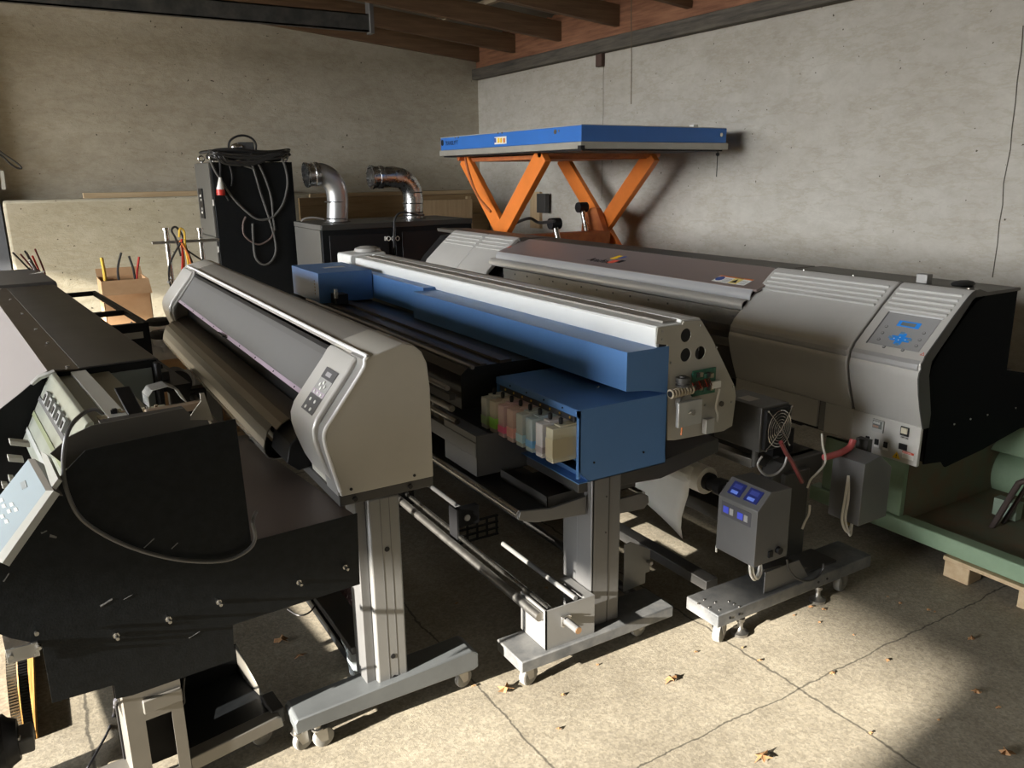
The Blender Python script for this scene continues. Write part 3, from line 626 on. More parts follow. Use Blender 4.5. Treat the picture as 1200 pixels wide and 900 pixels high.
# ink cartridges: eight separate boxes standing in the open front of the blue ink station
CT = [('clear with a little green', (.45, .62, .30), .45), ('lime green', (.35, .75, .12), .55), ('magenta', (.85, .18, .35), .35), ('pale pink', (.85, .45, .42), .5),
      ('pale cyan', (.45, .70, .85), .4), ('light blue', (.16, .42, .75), .35), ('smoky grey', (.22, .2, .2), .3), ('beige and brown', (.34, .30, .20), .9)]
order = ['farthest of the eight', 'second from the far end', 'third from the far end', 'fourth from the far end', 'fourth from the near end', 'third from the near end', 'second from the near end', 'nearest of the eight']
SHELL = [(.80, .82, .78), (.78, .70, .60), (.85, .62, .66), (.84, .66, .62), (.70, .80, .86), (.62, .76, .88), (.70, .68, .68), (.60, .57, .42)]
for i in range(8):
    yc = 2.405-.0605*i; nmn, col, lev = CT[i]
    R = thing('ink_cartridge', 'ink cartridge, %s, %s in the blue printer' % (nmn, order[i]), 'ink cartridge', (1.37, yc, .755), 0, 'ink cartridges in the blue printer')
    xa, xb, ya, yb_, za, zb_ = 1.325, 1.43, yc-.020, yc+.020, .757, .872
    sh = mat('cart_shell_%d' % i, tuple(min(.95, c*1.15) for c in SHELL[i]), .18, trans=.0, alpha=.5)
    MB().box(xa, xb, ya, yb_, za, zb_).done('shell', sh, R, bevel=.003)
    ink = mat('cart_ink_%d' % i, col, .3)
    MB().box(xa-.0006, xb-.004, ya-.0006, yb_+.0006, za+.016, za+.016+.07*lev).done('ink', ink, R)
    MB().box(xa+.03, xb, ya+.002, yb_-.002, zb_+.0005, zb_+.006).done('lid', sh, R, bevel=.001)
    MB().lathe((xa+.045, yc, zb_+.006), (0, 0, 1), [(0, .006), (.008, .0075), (.018, .0075), (.022, .004)], 12).done('stopper', BLK, R)

# ================================================================ LARGE SILVER PRINTER (M)
def printer_silver():
    R = thing('wide_format_printer', 'long silver and mauve wide-format printer with ribbed covers and blue keypad', 'printer', (3.2, 4.2, 0))
    y0, y1 = 1.74, 6.62
    cov = [(2.960, .640), (2.943, .680), (2.925, .725), (2.902, .79), (2.886, .857), (2.888, .880), (2.898, .895), (2.895, .915), (2.908, .930), (2.915, .945), (3.036, 1.052), (3.079, 1.090), (3.158, 1.154), (3.188, 1.172), (3.21, 1.178)]
    def cover(ya, yb, name, m, edge=.0):
        s = MB(); s.sheet(cov, ya, yb, .03, side=-1); return s.done(name, m, R, bevel=.006)
    c1 = cover(y0, 2.052, 'front_cover', SIL); c2 = cover(2.064, 2.735, 'front_cover', SIL)
    c3 = cover(5.20, 5.66, 'front_cover', SIL); c4 = cover(5.67, 6.25, 'front_cover', SIL)
    # ribs across the shoulders
    def ribs(c, ya, yb, n=5):
        for k in range(n):
            t = k/(n-1); a = Vector((3.072+.088*t, 0, 1.0845+.070*t)); up = Vector((.78, 0, .62)); nn = Vector((-.62, 0, .78))
            m = MB(); m.tube([a+nn*.001+Vector((0, ya, 0)), a+nn*.001+Vector((0, (ya+yb)/2, 0)), a+nn*.001+Vector((0, yb, 0))], .0062, 8, smooth=False); m.done('rib', mat('rib_silver', (.55, .55, .53), .3, .4), c)
    ribs(c1, y0+.025, 2.035); ribs(c2, 2.085, 2.71); ribs(c3, 5.22, 5.64, 4); ribs(c4, 5.69, 6.22, 4)
    # raised band along the knee of the covers
    for c, a, b in ((c1, y0+.01, 2.045), (c2, 2.07, 2.725)):
        MB().sheet([(2.893, .884), (2.886, .895), (2.888, .912), (2.903, .926)], a, b, .004, side=-1).done('knee_band', mat('knee_pale', (.5, .5, .5), .3, .4), c, bevel=.001)
    # near end: side return of the cover and inset black side panel
    MB().prism(cov+[(3.21, 1.15), (3.19, 1.14), (3.11, 1.06), (2.96, .92), (2.955, .86), (3.0, .70), (3.0, .64)], y0-.001, y0+.004).done('cover_side', CHAR, R)
    blk = [(3.02, .475), (3.02, .66), (2.995, .72), (2.978, .82), (2.985, .88), (3.03, .945), (3.17, 1.07), (3.24, 1.125), (3.32, 1.150), (3.545, 1.153), (3.555, .80), (3.72, .765), (4.1, .70), (4.1, .48), (3.75, .50), (3.45, .455), (3.18, .43), (3.15, .46)]
    MB().prism(blk, y0+.012, y0+.020).done('side_panel', mat('side_panel_black', (.003, .004, .005), .7, spec=.06), R)
    for px, py in ((1118, 497), (1137, 491), (1157, 486), (1190, 478)):
        c = Vector(W0.Y(px, py, y0+.012)); MB().cyl(c, c-Vector((0, .003, 0)), .004, 8).done('screw', STEELD, R)
    MB().prism([(3.03, .48), (3.03, .70), (3.0, .86), (3.06, .94), (3.24, 1.11), (3.52, 1.135), (3.52, .48)], y0+.022, 2.74).done('body', BLK, R)
    MB().prism([(3.03, .52), (3.03, .70), (3.0, .86), (3.06, .94), (3.24, 1.11), (3.50, 1.135), (3.50, .52)], 5.16, y1).done('body', BLK, R)
    TOPM = mat('top_charcoal', (.085, .078, .07), .5, .2, var=.08, scale=4)
    MB().prism([(3.195, 1.174), (3.24, 1.178), (3.30, 1.162), (3.55, 1.160), (3.55, 1.148), (3.2, 1.148)], y0+.004, 2.74).done('top_plate', TOPM, R)
    MB().prism([(3.195, 1.174), (3.24, 1.178), (3.30, 1.172), (3.50, 1.165), (3.50, 1.148), (3.2, 1.148)], 5.18, y1-.02).done('top_plate', TOPM, R)
    MB().box(3.28, 3.50, 2.74, 5.18, 1.13, 1.164).done('top_plate', TOPM, R, bevel=.003)
    MB().box(3.40, 3.50, 2.74, 5.18, .56, 1.13).done('rear_cover', CHAR, R)
    # middle lid: brown slope, pale strip, rounded nose
    lid = MB().hexa([(3.03, 2.70, 1.070), (3.28, 2.70, 1.150), (3.28, 5.22, 1.150), (3.03, 5.22, 1.070), (3.025, 2.70, 1.082), (3.28, 2.70, 1.163), (3.28, 5.22, 1.163), (3.025, 5.22, 1.082)]).done('lid', BROWNP, R, bevel=.003)
    MB().sheet([(3.025, 1.080), (3.012, 1.066), (3.006, 1.045), (3.008, 1.030)], 2.72, 5.22, .004, side=1).done('pale_strip', mat('pale_strip', (.50, .51, .53), .3, .4), lid)
    nose = [(3.008+.028*math.cos(t)-.020, 1.005+.026*math.sin(t)) for t in [math.radians(70+i*20) for i in range(9)]]
    MB().sheet(nose, 2.725, 5.24, .004, side=-1).done('lid_nose', mat('nose_silver', (.62, .61, .58), .28, .5), R)
    MB().sheet([(3.02, 1.03), (3.06, 1.05), (3.20, 1.04)], 2.74, 5.18, .004).done('lid_liner', BLK, R)
    # window strip (smoky acrylic) and holed beam behind, platen
    rail = MB().prism([(3.04, .88), (3.04, .96), (3.10, .99), (3.16, .99), (3.16, .88)], 2.74, 5.17).done('carriage_beam', mat('beam_grey_brown', (.22, .21, .19), .4, .4, var=.1, scale=6), R, bevel=.002)
    for k in range(14):
        y = 2.85+k*.165; MB().cyl((3.0401, y, .93), (3.037, y, .93), .006, 8).done('hole', BLK, rail)
    MB().prism([(2.93, .80), (2.95, .835), (3.02, .86), (3.30, .86), (3.30, .62), (3.0, .62)], 2.74, 5.17).done('platen', mat('platen_dark', (.05, .047, .042), .4, .3), R)
    pw = D.materials
    MB().hexa([(2.975, 2.74, .86), (2.978, 2.74, .86), (2.978, 3.15, .86), (2.975, 3.15, .86), (3.00, 2.74, .985), (3.003, 2.74, .985), (3.003, 3.15, .985), (3.00, 3.15, .985)]).done('clear_window', CLEAR, R)
    # lower panels
    LP = mat('lower_panel_offwhite', (.47, .46, .43), .45, var=.04, scale=4)
    MB().prism([(2.952, .48), (2.955, .645), (2.97, .648), (2.97, .48)], y0+.003, 2.05).done('heater_panel', LP, R, bevel=.002)
    MB().prism([(2.962, .505), (2.962, .645), (2.975, .645), (2.975, .505)], 2.055, 2.20).done('lower_panel', LP, R, bevel=.002)
    MB().prism([(2.970, .505), (2.970, .645), (2.978, .645), (2.978, .505)], 2.205, 2.235).done('panel_gap', mat('gap_grey', (.2, .2, .2), .4), R)
    MB().prism([(2.962, .515), (2.962, .64), (2.975, .64), (2.975, .515)], 2.24, 2.735).done('lower_panel', LP, R, bevel=.002)
    hp = [o for o in R.children if o.name.startswith('heater_panel')][0]
    X0 = 2.951
    def dec(name, m, px0, py0, px1, py1, t=.002, off=0, parent=hp):
        a = W0.X(px0, py0, X0); b = W0.X(px1, py1, X0); return decal(parent, name, m, (X0, a[1], min(a[2], b[2])), (0, -1, 0), (0, 0, 1), abs(a[1]-b[1]), abs(a[2]-b[2]), t, off)
    def rect(name, m, yc, zc, w, h, t=.002, off=0): return decal(hp, name, m, (X0, yc+w/2, zc-h/2), (0, -1, 0), (0, 0, 1), w, h, t, off)
    def cpx(px, py): a = W0.X(px, py, X0); return a[1], a[2]
    yc, zc = cpx(1029.5, 499); rect('meter', mat('meter_frame', (.42, .42, .40), .4), yc, zc, .052, .052, .006); rect('meter_display', LCD, yc+.002, zc+.005, .042, .032, .001, .0062)
    text('8888', WPL, hp, (X0-.0075, yc+.021, zc+.008), (0, -1, 0), (0, 0, 1), .016); text('8888', mat('seg_red', (.55, .3, .2), .4), hp, (X0-.0075, yc+.021, zc-.007), (0, -1, 0), (0, 0, 1), .013)
    yc, zc = cpx(1060.5, 505.5); rect('switch_bezel', BLK, yc, zc, .036, .038, .004); rect('switch', mat('switch_cream', (.6, .55, .42), .4), yc, zc+.003, .027, .024, .003, .004)
    yc, zc = cpx(1060.5, 513); text('OFF ON', BLK, hp, (X0-.0006, yc+.018, zc-.004), (0, -1, 0), (0, 0, 1), .009)
    yc, zc = cpx(1058.5, 523.5); rect('power_inlet', BLK, yc, zc, .034, .024, .006)
    for (px, py) in ((1017, 515), (1027.5, 518.5), (1038, 522)):
        yc, zc = cpx(px, py); rect('rocker_plate', WPL, yc, zc-.003, .025, .036, .001); rect('rocker', BLK, yc, zc+.003, .018, .024, .004, .001)
    # hazard triangle and warning label
    yc, zc = cpx(1050.5, 534)
    m3 = MB(); m3.prism([(yc+.018, zc-.012), (yc-.018, zc-.012), (yc, zc+.018)], X0-.0012, X0, 'x'); m3.done('hazard_triangle', YEL, hp)
    text('!', BLK, hp, (X0-.0016, yc+.004, zc-.009), (0, -1, 0), (0, 0, 1), .022, width=1.4)
    yc, zc = cpx(1064, 534); rect('warning_label', WPL, yc, zc, .05, .03, .0008); rect('label_band', REDL, yc, zc+.011, .05, .009, .0005, .001)
    text('WARNING', WPL, hp, (X0-.0019, yc+.022, zc+.0085), (0, -1, 0), (0, 0, 1), .0075, ext=.0002)
    # keypad recess on the slope of the near cover
    a, b = Vector((2.915, 0, .945)), Vector((3.065, 0, 1.078)); ud = (b-a).normalized(); nn = Vector((-ud.z, 0, ud.x)); L = (b-a).length
    def at(px, py): # point of the slope plane hit by a sight line
        v = CM.T @ np.array([(px-600)/F0, (py-450)/F0, 1]); v = Vector(v); o = Vector((0, 0, EYE)); t = (a-o).dot(nn)/v.dot(nn); return o+v*t
    def onp(s, y, off=0): return a+ud*(s*L)+nn*off+Vector((0, y, 0))
    yl = at(1018, 405).y; yr = at(1086, 415).y
    yl, yr = 2.0, 1.775
    KP = decal(c1, 'keypad', mat('keypad_silver', (.36, .36, .36), .35, .3), onp(.06, yl), (0, -1, 0), ud, yl-yr, .86*L, .002, .0)
    decal(KP, 'keypad_rim', mat('rim_pale', (.6, .6, .6), .3), onp(.93, yl+.005), (0, -1, 0), ud, yl-yr+.01, .03*L, .004, .0)
    decal(KP, 'keypad_rim', DGREY, onp(.05, yl+.006), (0, -1, 0), ud, .006, .88*L, .003, .0)
    def dk(name, m, px, py, w, h, t=.0008, off=.002): c = at(px, py); return decal(KP, name, m, c+Vector((0, w/2, 0))-ud*(h/2), (0, -1, 0), ud, w, h, t, off)
    dk('display_bezel', BLUL, 1065.5, 381, .095, .030); dk('display', LCD, 1065, 381, .062, .017, .0006, .0029)
    dk('arrow_cross', BLUL, 1055, 397.5, .082, .024); dk('arrow_cross', BLUL, 1055, 397.5, .030, .058, .0007)
    for px, py in ((1058, 391), (1044, 395.5), (1066, 399), (1051, 404)): dk('arrow_key', mat('key_blue_grey', (.14, .26, .40), .4), px, py, .018, .012, .001, .0028)
    for px, py in ((1048, 397), (1053, 399), (1055, 396), (1061, 399)):
        c = at(px, py)+nn*.003; MB().cyl(c, c+nn*.001, .0028, 8).done('key_light', WPL, KP)
    for px, py in ((1039, 383), (1034.5, 390.5), (1030, 398), (1036, 407), (1058, 411), (1083, 391), (1078, 399), (1074, 406)):
        c = at(px, py)+nn*.002; MB().cyl(c, c+nn*.0025, .0065, 14).done('round_key', DGREY, KP); MB().cyl(c+nn*.0026, c+nn*.0030, .005, 14).done('key_face', PANG, KP)
    c = at(1080, 417); text('△', REDL, KP, c+nn*.003+Vector((0, .008, 0)), (0, -1, 0), ud, .02)
    # logo on the brown lid
    lo, hi = Vector((3.025, 0, 1.0825)), Vector((3.28, 0, 1.1635)); lu = (hi-lo).normalized(); ln = Vector((-lu.z, 0, lu.x))
    def al(px, py):
        v = Vector(CM.T @ np.array([(px-600)/F0, (py-450)/F0, 1])); o = Vector((0, 0, EYE)); t = (lo+ln*.001-o).dot(ln)/v.dot(ln); return o+v*t
    p = al(687, 305); q = al(715, 308.5)
    text('Arachne', BLK, lid, p, (0, -1, 0), lu, (p.y-q.y)*.30, shear=.35, width=.9)
    for px, py, m, w, h in ((718.5, 306.5, REDL, .055, .050), (723, 301.5, YEL, .045, .060), (729, 301.5, mat('logo_blue', (.05, .09, .30), .4), .045, .035), (727, 306.5, BLK, .04, .045)):
        c = al(px, py); mb_ = MB(); r_ = Vector((0, -1, 0)); s_ = lu*.9+r_*.5
        c0 = c-r_*w/2-s_*h/2; mb_.hexa([c0, c0+r_*w, c0+r_*w+s_*h, c0+s_*h, c0+ln*.001, c0+r_*w+ln*.001, c0+r_*w+s_*h+ln*.001, c0+s_*h+ln*.001]); mb_.done('logo_mark', m, lid)
    c = al(594, 290); decal(lid, 'logo_mark', REDL, c, (0, -1, 0), lu, .03, .03, .001)
    # caution stickers
    c = al(833.5, 329); W = c.y-al(873, 334).y
    st = decal(lid, 'caution_sticker', WPL, c, (0, -1, 0), lu, W, .075, .0008)
    decal(st, 'sticker_band', ORC, c+lu*.062, (0, -1, 0), lu, W, .013, .0004, .001)
    decal(st, 'sticker_yellow', mat('pale_yellow', (.75, .62, .2), .5), c+Vector((0, -W*.5, 0)), (0, -1, 0), lu, W*.25, .075, .0004, .001)
    m3 = MB(); cc = c+Vector((0, -W*.52, 0))+lu*.012+ln*.0015; r_ = Vector((0, -1, 0)); A = [cc, cc+r_*W*.18, cc+r_*W*.09+lu*.045]; m3.b.faces.new([m3.b.verts.new(v) for v in A]); m3.done('caution_triangle', BLK, st)
    cc = c+Vector((0, -W*.12, 0))+lu*.038+ln*.001; MB().cyl(cc, cc+ln*.0008, .026, 16).done('sticker_disc', mat('logo_blue'), st)
    for k in range(3):
        decal(st, 'sticker_line', PANG, c+Vector((0, -W*.27, 0))+lu*(.012+.014*k), (0, -1, 0), lu, W*.2, .005, .0003, .001); decal(st, 'sticker_line', PANG, c+Vector((0, -W*.78, 0))+lu*(.012+.014*k), (0, -1, 0), lu, W*.18, .005, .0003, .001)
    # top clip and black handle
    p = W0.Z(1081, 333, 1.17); MB().box(p[0]-.02, p[0]+.02, p[1]-.03, p[1]+.02, 1.175, 1.215).done('latch', SILD, R, bevel=.003)
    MB().ball((p[0]+.13, p[1]-.10, 1.172), .07, (1, .55, .22)).done('rubber_bump', RUB, R)
    for px, py in ((942, 317), (1000, 323.5), (1135, 339)): c = W0.Z(px, py, 1.178); MB().cyl(c, (c[0], c[1], 1.183), .006, 8).done('screw', STEEL, R)
    # leg, foot, casters, levelling pads
    LD = mat('leg_dark_metal', (.06, .058, .055), .45, .2, var=.1)
    MB().box(2.36, 2.50, 1.90, 2.02, .155, .52).done('leg', LD, R, bevel=.004)
    MB().prism([(2.20, .40), (2.36, .56), (2.6, .56), (2.6, .50), (2.5, .44), (2.36, .36)], 1.92, 1.98).done('leg_bracket', LD, R, bevel=.004)
    MB().box(3.06, 3.40, 2.4, 6.4, .46, .53).done('base_beam', BLK, R)
    MB().box(2.42, 2.60, 1.95, 6.4, .49, .56).done('base_beam', mat('base_beam_black', (.02, .02, .02), .5), R, bevel=.004)
    MB().box(2.42, 2.56, 6.0, 6.1, .155, .50).done('leg', LD, R, bevel=.004)
    MB().box(1.872, 2.72, 1.742, 1.90, .103, .153).done('foot', FOOTD, R, bevel=.004)
    MB().box(1.95, 2.72, 6.0, 6.15, .103, .153).done('foot', LEGG, R, bevel=.004)
    MB().box(2.33, 2.55, 1.78, 1.90, .1535, .162).done('foot_plate', LD, R)
    f = [o for o in R.children if o.name.startswith('foot')][0]
    for x in (1.93, 1.975, 2.40, 2.45): MB().cyl((x, 1.743, .128), (x, 1.7395, .128), .005, 10).done('bolt_hole', BLK, f)
    for px, py in ((825, 703), (838, 706), (831, 712), (843, 715), (854, 705), (860, 708), (866, 711), (818, 708)): c = W0.Z(px, py, .153); MB().cyl(c, (c[0], c[1], .156), .0035, 8).done('bolt', STEEL, f)
    caster(R, 1.945, 1.80, .104, 25, .042, .03); caster(R, 2.62, 1.80, .104, 12, .042, .03)
    for x in (2.04, 2.47):
        MB().lathe((x, 1.79, 0), (0, 0, 1), [(0, .030), (.012, .032), (.018, .018), (.03, .010), (.05, .010), (.055, .016), (.068, .016), (.07, .008), (.103, .008)], 20).done('levelling_pad', STEELD, R)
    caster(R, 2.0, 6.07, .104, 50, .042, .03); caster(R, 2.62, 6.07, .104, 30, .042, .03)
    # long bars low under the printer
    MB().box(2.00, 2.06, 1.93, 6.0, .12, .16).done('stretcher', CHAR, R, bevel=.003); MB().box(2.36, 2.46, 1.93, 6.0, .20, .26).done('stretcher', LD, R, bevel=.003)
    MB().cyl((1.86, 2.15, .03), (1.86, 5.9, .03), .018, 14).done('floor_tube', CHAR, R)
    # aluminium extrusion above the media roll
    MB().box(2.28, 2.32, 2.0, 5.9, .53, .57).done('roll_rail', STEELD, R, bevel=.003)
    # small angled bracket on the foot
    MB().prism([(2.12, .155), (2.12, .24), (2.30, .24), (2.36, .155)], 1.76, 1.765).done('angle_bracket', LEGG, R)
    MB().prism([(2.20, .245), (2.12, .25), (2.11, .242), (2.33, .185), (2.36, .19)], 1.765, 1.89).done('bracket_shelf', CHAR, R)
    return R
printer_silver()

def control_box():
    R = thing('control_box', 'dark grey control box with blue displays and buttons above the silver printer foot', 'control box', (2.0, 1.74, .33))
    BX = mat('control_box_grey', (.125, .125, .125), .45, .2, var=.06, scale=8)
    ya, yb = 1.70, 1.93
    prof_yz = [(1.70, .325), (1.70, .60), (1.70, .60), ]
    # profile runs along -X face slope: box spans x 1.855..2.15, slope towards -x
    x0, x1 = 1.872, 2.04
    # seen faces: left face towards -X (y from 1.70 to 1.86), front face towards -Y
    P = [(1.985, .325), (1.985, .532), (2.046, .590), (2.15, .583), (2.152, .325)]
    MB().prism(P, 1.70, 1.88).done('housing', BX, R, bevel=.002)
    # sloping face from (1.985,.532) to (2.046,.59)
    a = Vector((1.985, 0, .532)); b = Vector((2.046, 0, .590)); ud = (b-a).normalized(); nn = Vector((-ud.z, 0, ud.x))
    for k in range(2):
        c = a+ud*.020+Vector((0, 1.855-.075*k, 0)); d = decal(R, 'display', mat('display_navy', (.02, .03, .16), .3), c, (0, -1, 0), ud, .058, .052, .002, .0004)
        decal(d, 'digits', mat('digit_blue', (.1, .15, .5), .4, emit=((.2, .35, 1), .12)), c+ud*.006+Vector((0, -.012, 0)), (0, -1, 0), ud, .03, .012, .0006, .0025)
        decal(d, 'digits', mat('digit_dim', (.05, .07, .3), .4), c+ud*.028+Vector((0, -.010, 0)), (0, -1, 0), ud, .036, .016, .0006, .0025)
    pl_ = decal(R, 'key_plate', mat('key_plate_dark', (.07, .07, .08), .4), (1.985, 1.862, .465), (0, -1, 0), (0, 0, 1), .135, .052, .0012, .0)
    for k in range(2): decal(pl_, 'blue_key', mat('key_blue', (.06, .08, .5), .35, emit=((.1, .15, 1), .05)), (1.985, 1.852-.066*k, .478), (0, -1, 0), (0, 0, 1), .024, .024, .002, .0013); decal(pl_, 'grey_key', PANG, (1.985, 1.822-.066*k, .478), (0, -1, 0), (0, 0, 1), .016, .024, .002, .0013)
    c = Vector((2.10, 1.70, .362)); MB().cyl(c, c-Vector((0, .014, 0)), .013, 16).done('round_socket', BLK, R); MB().box(2.052, 2.072, 1.694, 1.70, .345, .368).done('socket', BLK, R)
    MB().lathe((2.00, 1.89, .30), (0, 0, 1), [(0, .004), (.025, .004)], 8).done('cable_tail', CABLEW, R)
    for dx in (0, .014):
        MB().tube([(1.998+dx, 1.73, .325), (2.0+dx, 1.725, .285), (2.03+dx, 1.73, .252), (2.07+dx, 1.75, .262), (2.095, 1.77, .30), (2.10, 1.78, .325)], .0045, 8).done('cable', CABLEW, R)
    MB().cyl((2.10, 1.77, .325), (2.12, 1.77, .295), .010, 10).done('cable_gland', STEELD, R)
    MB().box(2.04, 2.16, 1.881, 1.899, .40, .56).done('mounting_plate', CHAR, R)
    return R
control_box()
R = thing('control_box', 'plain dark grey sheet-metal box hanging below the silver printer at its right end', 'control box', (2.7, 1.78, .3))
MB().prism([(2.625, .298), (2.625, .556), (2.72, .572), (2.80, .51), (2.80, .298)], 1.752, 1.893).done('housing', mat('control_box_grey'), R, bevel=.002)
MB().box(2.76, 2.79, 1.84, 1.893, .50, .60).done('hanger', CHAR, R)
for dx in (0, .02): MB().tube([(2.60, 1.80, .50), (2.565+dx, 1.78, .42), (2.56+dx, 1.78, .33), (2.60+dx, 1.78, .27-dx), (2.64, 1.79, .295)], .005, 8).done('cable', CABLEW, R)
MB().cyl((2.60, 1.80, .30), (2.64, 1.80, .285), .008, 10).done('cable_gland', mat('brass', (.45, .33, .12), .35, 1), R)

# fan unit
R = thing('fan_unit', 'dark metal fan box with round wire guard beside the printer side plate', 'fan', (2.34, 2.1, .6))
P = [W0.Y(892, 478, 1.93), W0.Y(926, 465, 1.93), W0.Y(925, 518, 1.93), W0.Y(890, 532, 1.93)]
xa, xb = 2.235, 2.385; za, zb_ = .625, .80
MB().box(xa, xb, 1.93, 2.16, za, zb_).done('housing', mat('fan_housing', (.075, .072, .066), .45, .3, var=.08), R, bevel=.003)
decal(R, 'rating_label', mat('label_grey'), (xa+.03, 2.02, zb_+.0002), (1, 0, 0), (0, 1, 0), .06, .06, .0006)
fc = Vector(((xa+xb)/2+.005, 1.929, (za+zb_)/2)); MB().box(xa+.012, xb-.002, 1.915, 1.9295, za+.012, zb_-.008).done('fan_frame', BLK, R, bevel=.002)
g = MB()
for r in (.012, .022, .032, .042, .052, .062): g.tube([fc+Vector((math.cos(t)*r, -.020-.006*(1-r/.062), math.sin(t)*r*1.15)) for t in [2*math.pi*k/20 for k in range(20)]], .0011 if r < .06 else .002, 5, smooth=False, closed=True)
for sx in (-1, 1):
    for sz in (-1, 1): g.tube([fc+Vector((0, -.027, 0)), fc+Vector((sx*.04, -.024, sz*.048)), fc+Vector((sx*.064, -.017, sz*.077))], .0022, 6, smooth=False)
g.done('wire_guard', STEEL, R)
for sx in (-1, 1):
    for sz in (-1, 1): MB().ball(fc+Vector((sx*.064, -.018, sz*.077)), .005, sub=1).done('guard_screw', STEEL, R)
bl = MB(); bl.cyl(fc+Vector((0, -.012, 0)), fc+Vector((0, -.018, 0)), .018, 16)
bl.done('fan_hub', CHAR, R)
MB().cyl((2.25, 1.96, .56), (2.25, 1.96, .625), .012, 12).done('stand_off', CHAR, R)
MB().box(2.386, 2.50, 1.99, 2.2, .5615, .66).done('rear_box', BLK, R)

# hoses and leads around the silver printer end
o = MB().tube([W0.Y(px, py, 1.80) for px, py in ((915, 518), (921, 530), (930, 545), (940, 565))], .008, 10).done('ink_tube', REDD); tag(o, 'dark red tube running down from the fan box to the silver printer leg', 'tube')
o = MB().tube([W0.Y(px, py, 1.86) for px, py in ((1000, 515), (996, 524), (986, 530), (974, 534), (966, 536))], .013, 12).done('cable_sleeve', mat('sleeve_red', (.5, .10, .10), .4)); tag(o, 'pinkish red cable sleeve under the off-white lower panel of the silver printer', 'cable')
o = MB().tube([W0.Y(px, py, 1.84) for px, py in ((963, 508), (964, 522), (967, 534), (966, 544), (958, 554), (950, 562), (946, 572))], .004, 8).done('lead', CABLEW); tag(o, 'thin pale lead hanging below the lower panel beside the red sleeve', 'cable')
o = MB().tube([W0.Y(px, py, 1.80) for px, py in ((893, 535), (888, 545), (896, 556), (908, 556), (918, 547), (922, 535))], .004, 8).done('lead', CABLEG); tag(o, 'grey lead hanging in a loop below the fan box', 'cable')
o = MB().tube([W0.Y(px, py, 1.73) for px, py in ((922, 655), (925, 668), (934, 678), (946, 681), (957, 677), (964, 668), (965, 660))], .004, 8).done('lead', CABLE); tag(o, 'black lead looping over the silver printer foot', 'cable')
o = MB().tube([W0.Y(px, py, 1.82) for px, py in ((949, 592), (948, 602), (943, 612), (940, 620))], .0045, 8).done('lead', CABLEW); tag(o, 'short white lead against the dark leg plate of the silver printer', 'cable')

# media roll with hanging white sheet
R = thing('media_roll', 'loose pale film wound on a dark core below the blue printer side', 'roll', (2.12, 3.0, .42))
MB().cyl((2.15, 2.10, .475), (2.15, 5.6, .475), .055, 24).done('film_roll', mat('film_white', (.74, .72, .66), .35, var=.06, scale=6), R)
MB().lathe((2.15, 2.10, .475), (0, -1, 0), [(0, .035), (.02, .035), (.021, .028), (.06, .028), (.061, .034), (.09, .034), (.091, .015), (.12, .015)], 24).done('core_chuck', BLK, R)
MB().cyl((2.15, 1.90, .475), (2.15, 1.98, .475), .01, 12).done('spindle', STEEL, R)
sh = MB(); n = 16; rows = []
for i in range(n+1):
    y = 2.14+.75*i/n; low = .25 if i == 0 else .25
    row = []; drop = .235-.12*min(1, i/9)
    for k in range(9):
        t = k/8; 
        if t < .35: ang = math.radians(90+t/.35*100); p = (2.15+.058*math.cos(ang), y, .475+.058*math.sin(ang))
        else: u = (t-.35)/.65; p = (2.092-.02*u+.010*math.sin(6*u+y*9), y+.01*math.sin(u*3), .466-drop*u)
        row.append(sh.b.verts.new(p))
    rows.append(row)
for a, b in zip(rows, rows[1:]):
    for k in range(8): sh.b.faces.new([a[k], a[k+1], b[k+1], b[k]])
o = sh.done('hanging_sheet', mat('film_white'), R); md = o.modifiers.new('solid', 'SOLIDIFY'); md.thickness = .0015

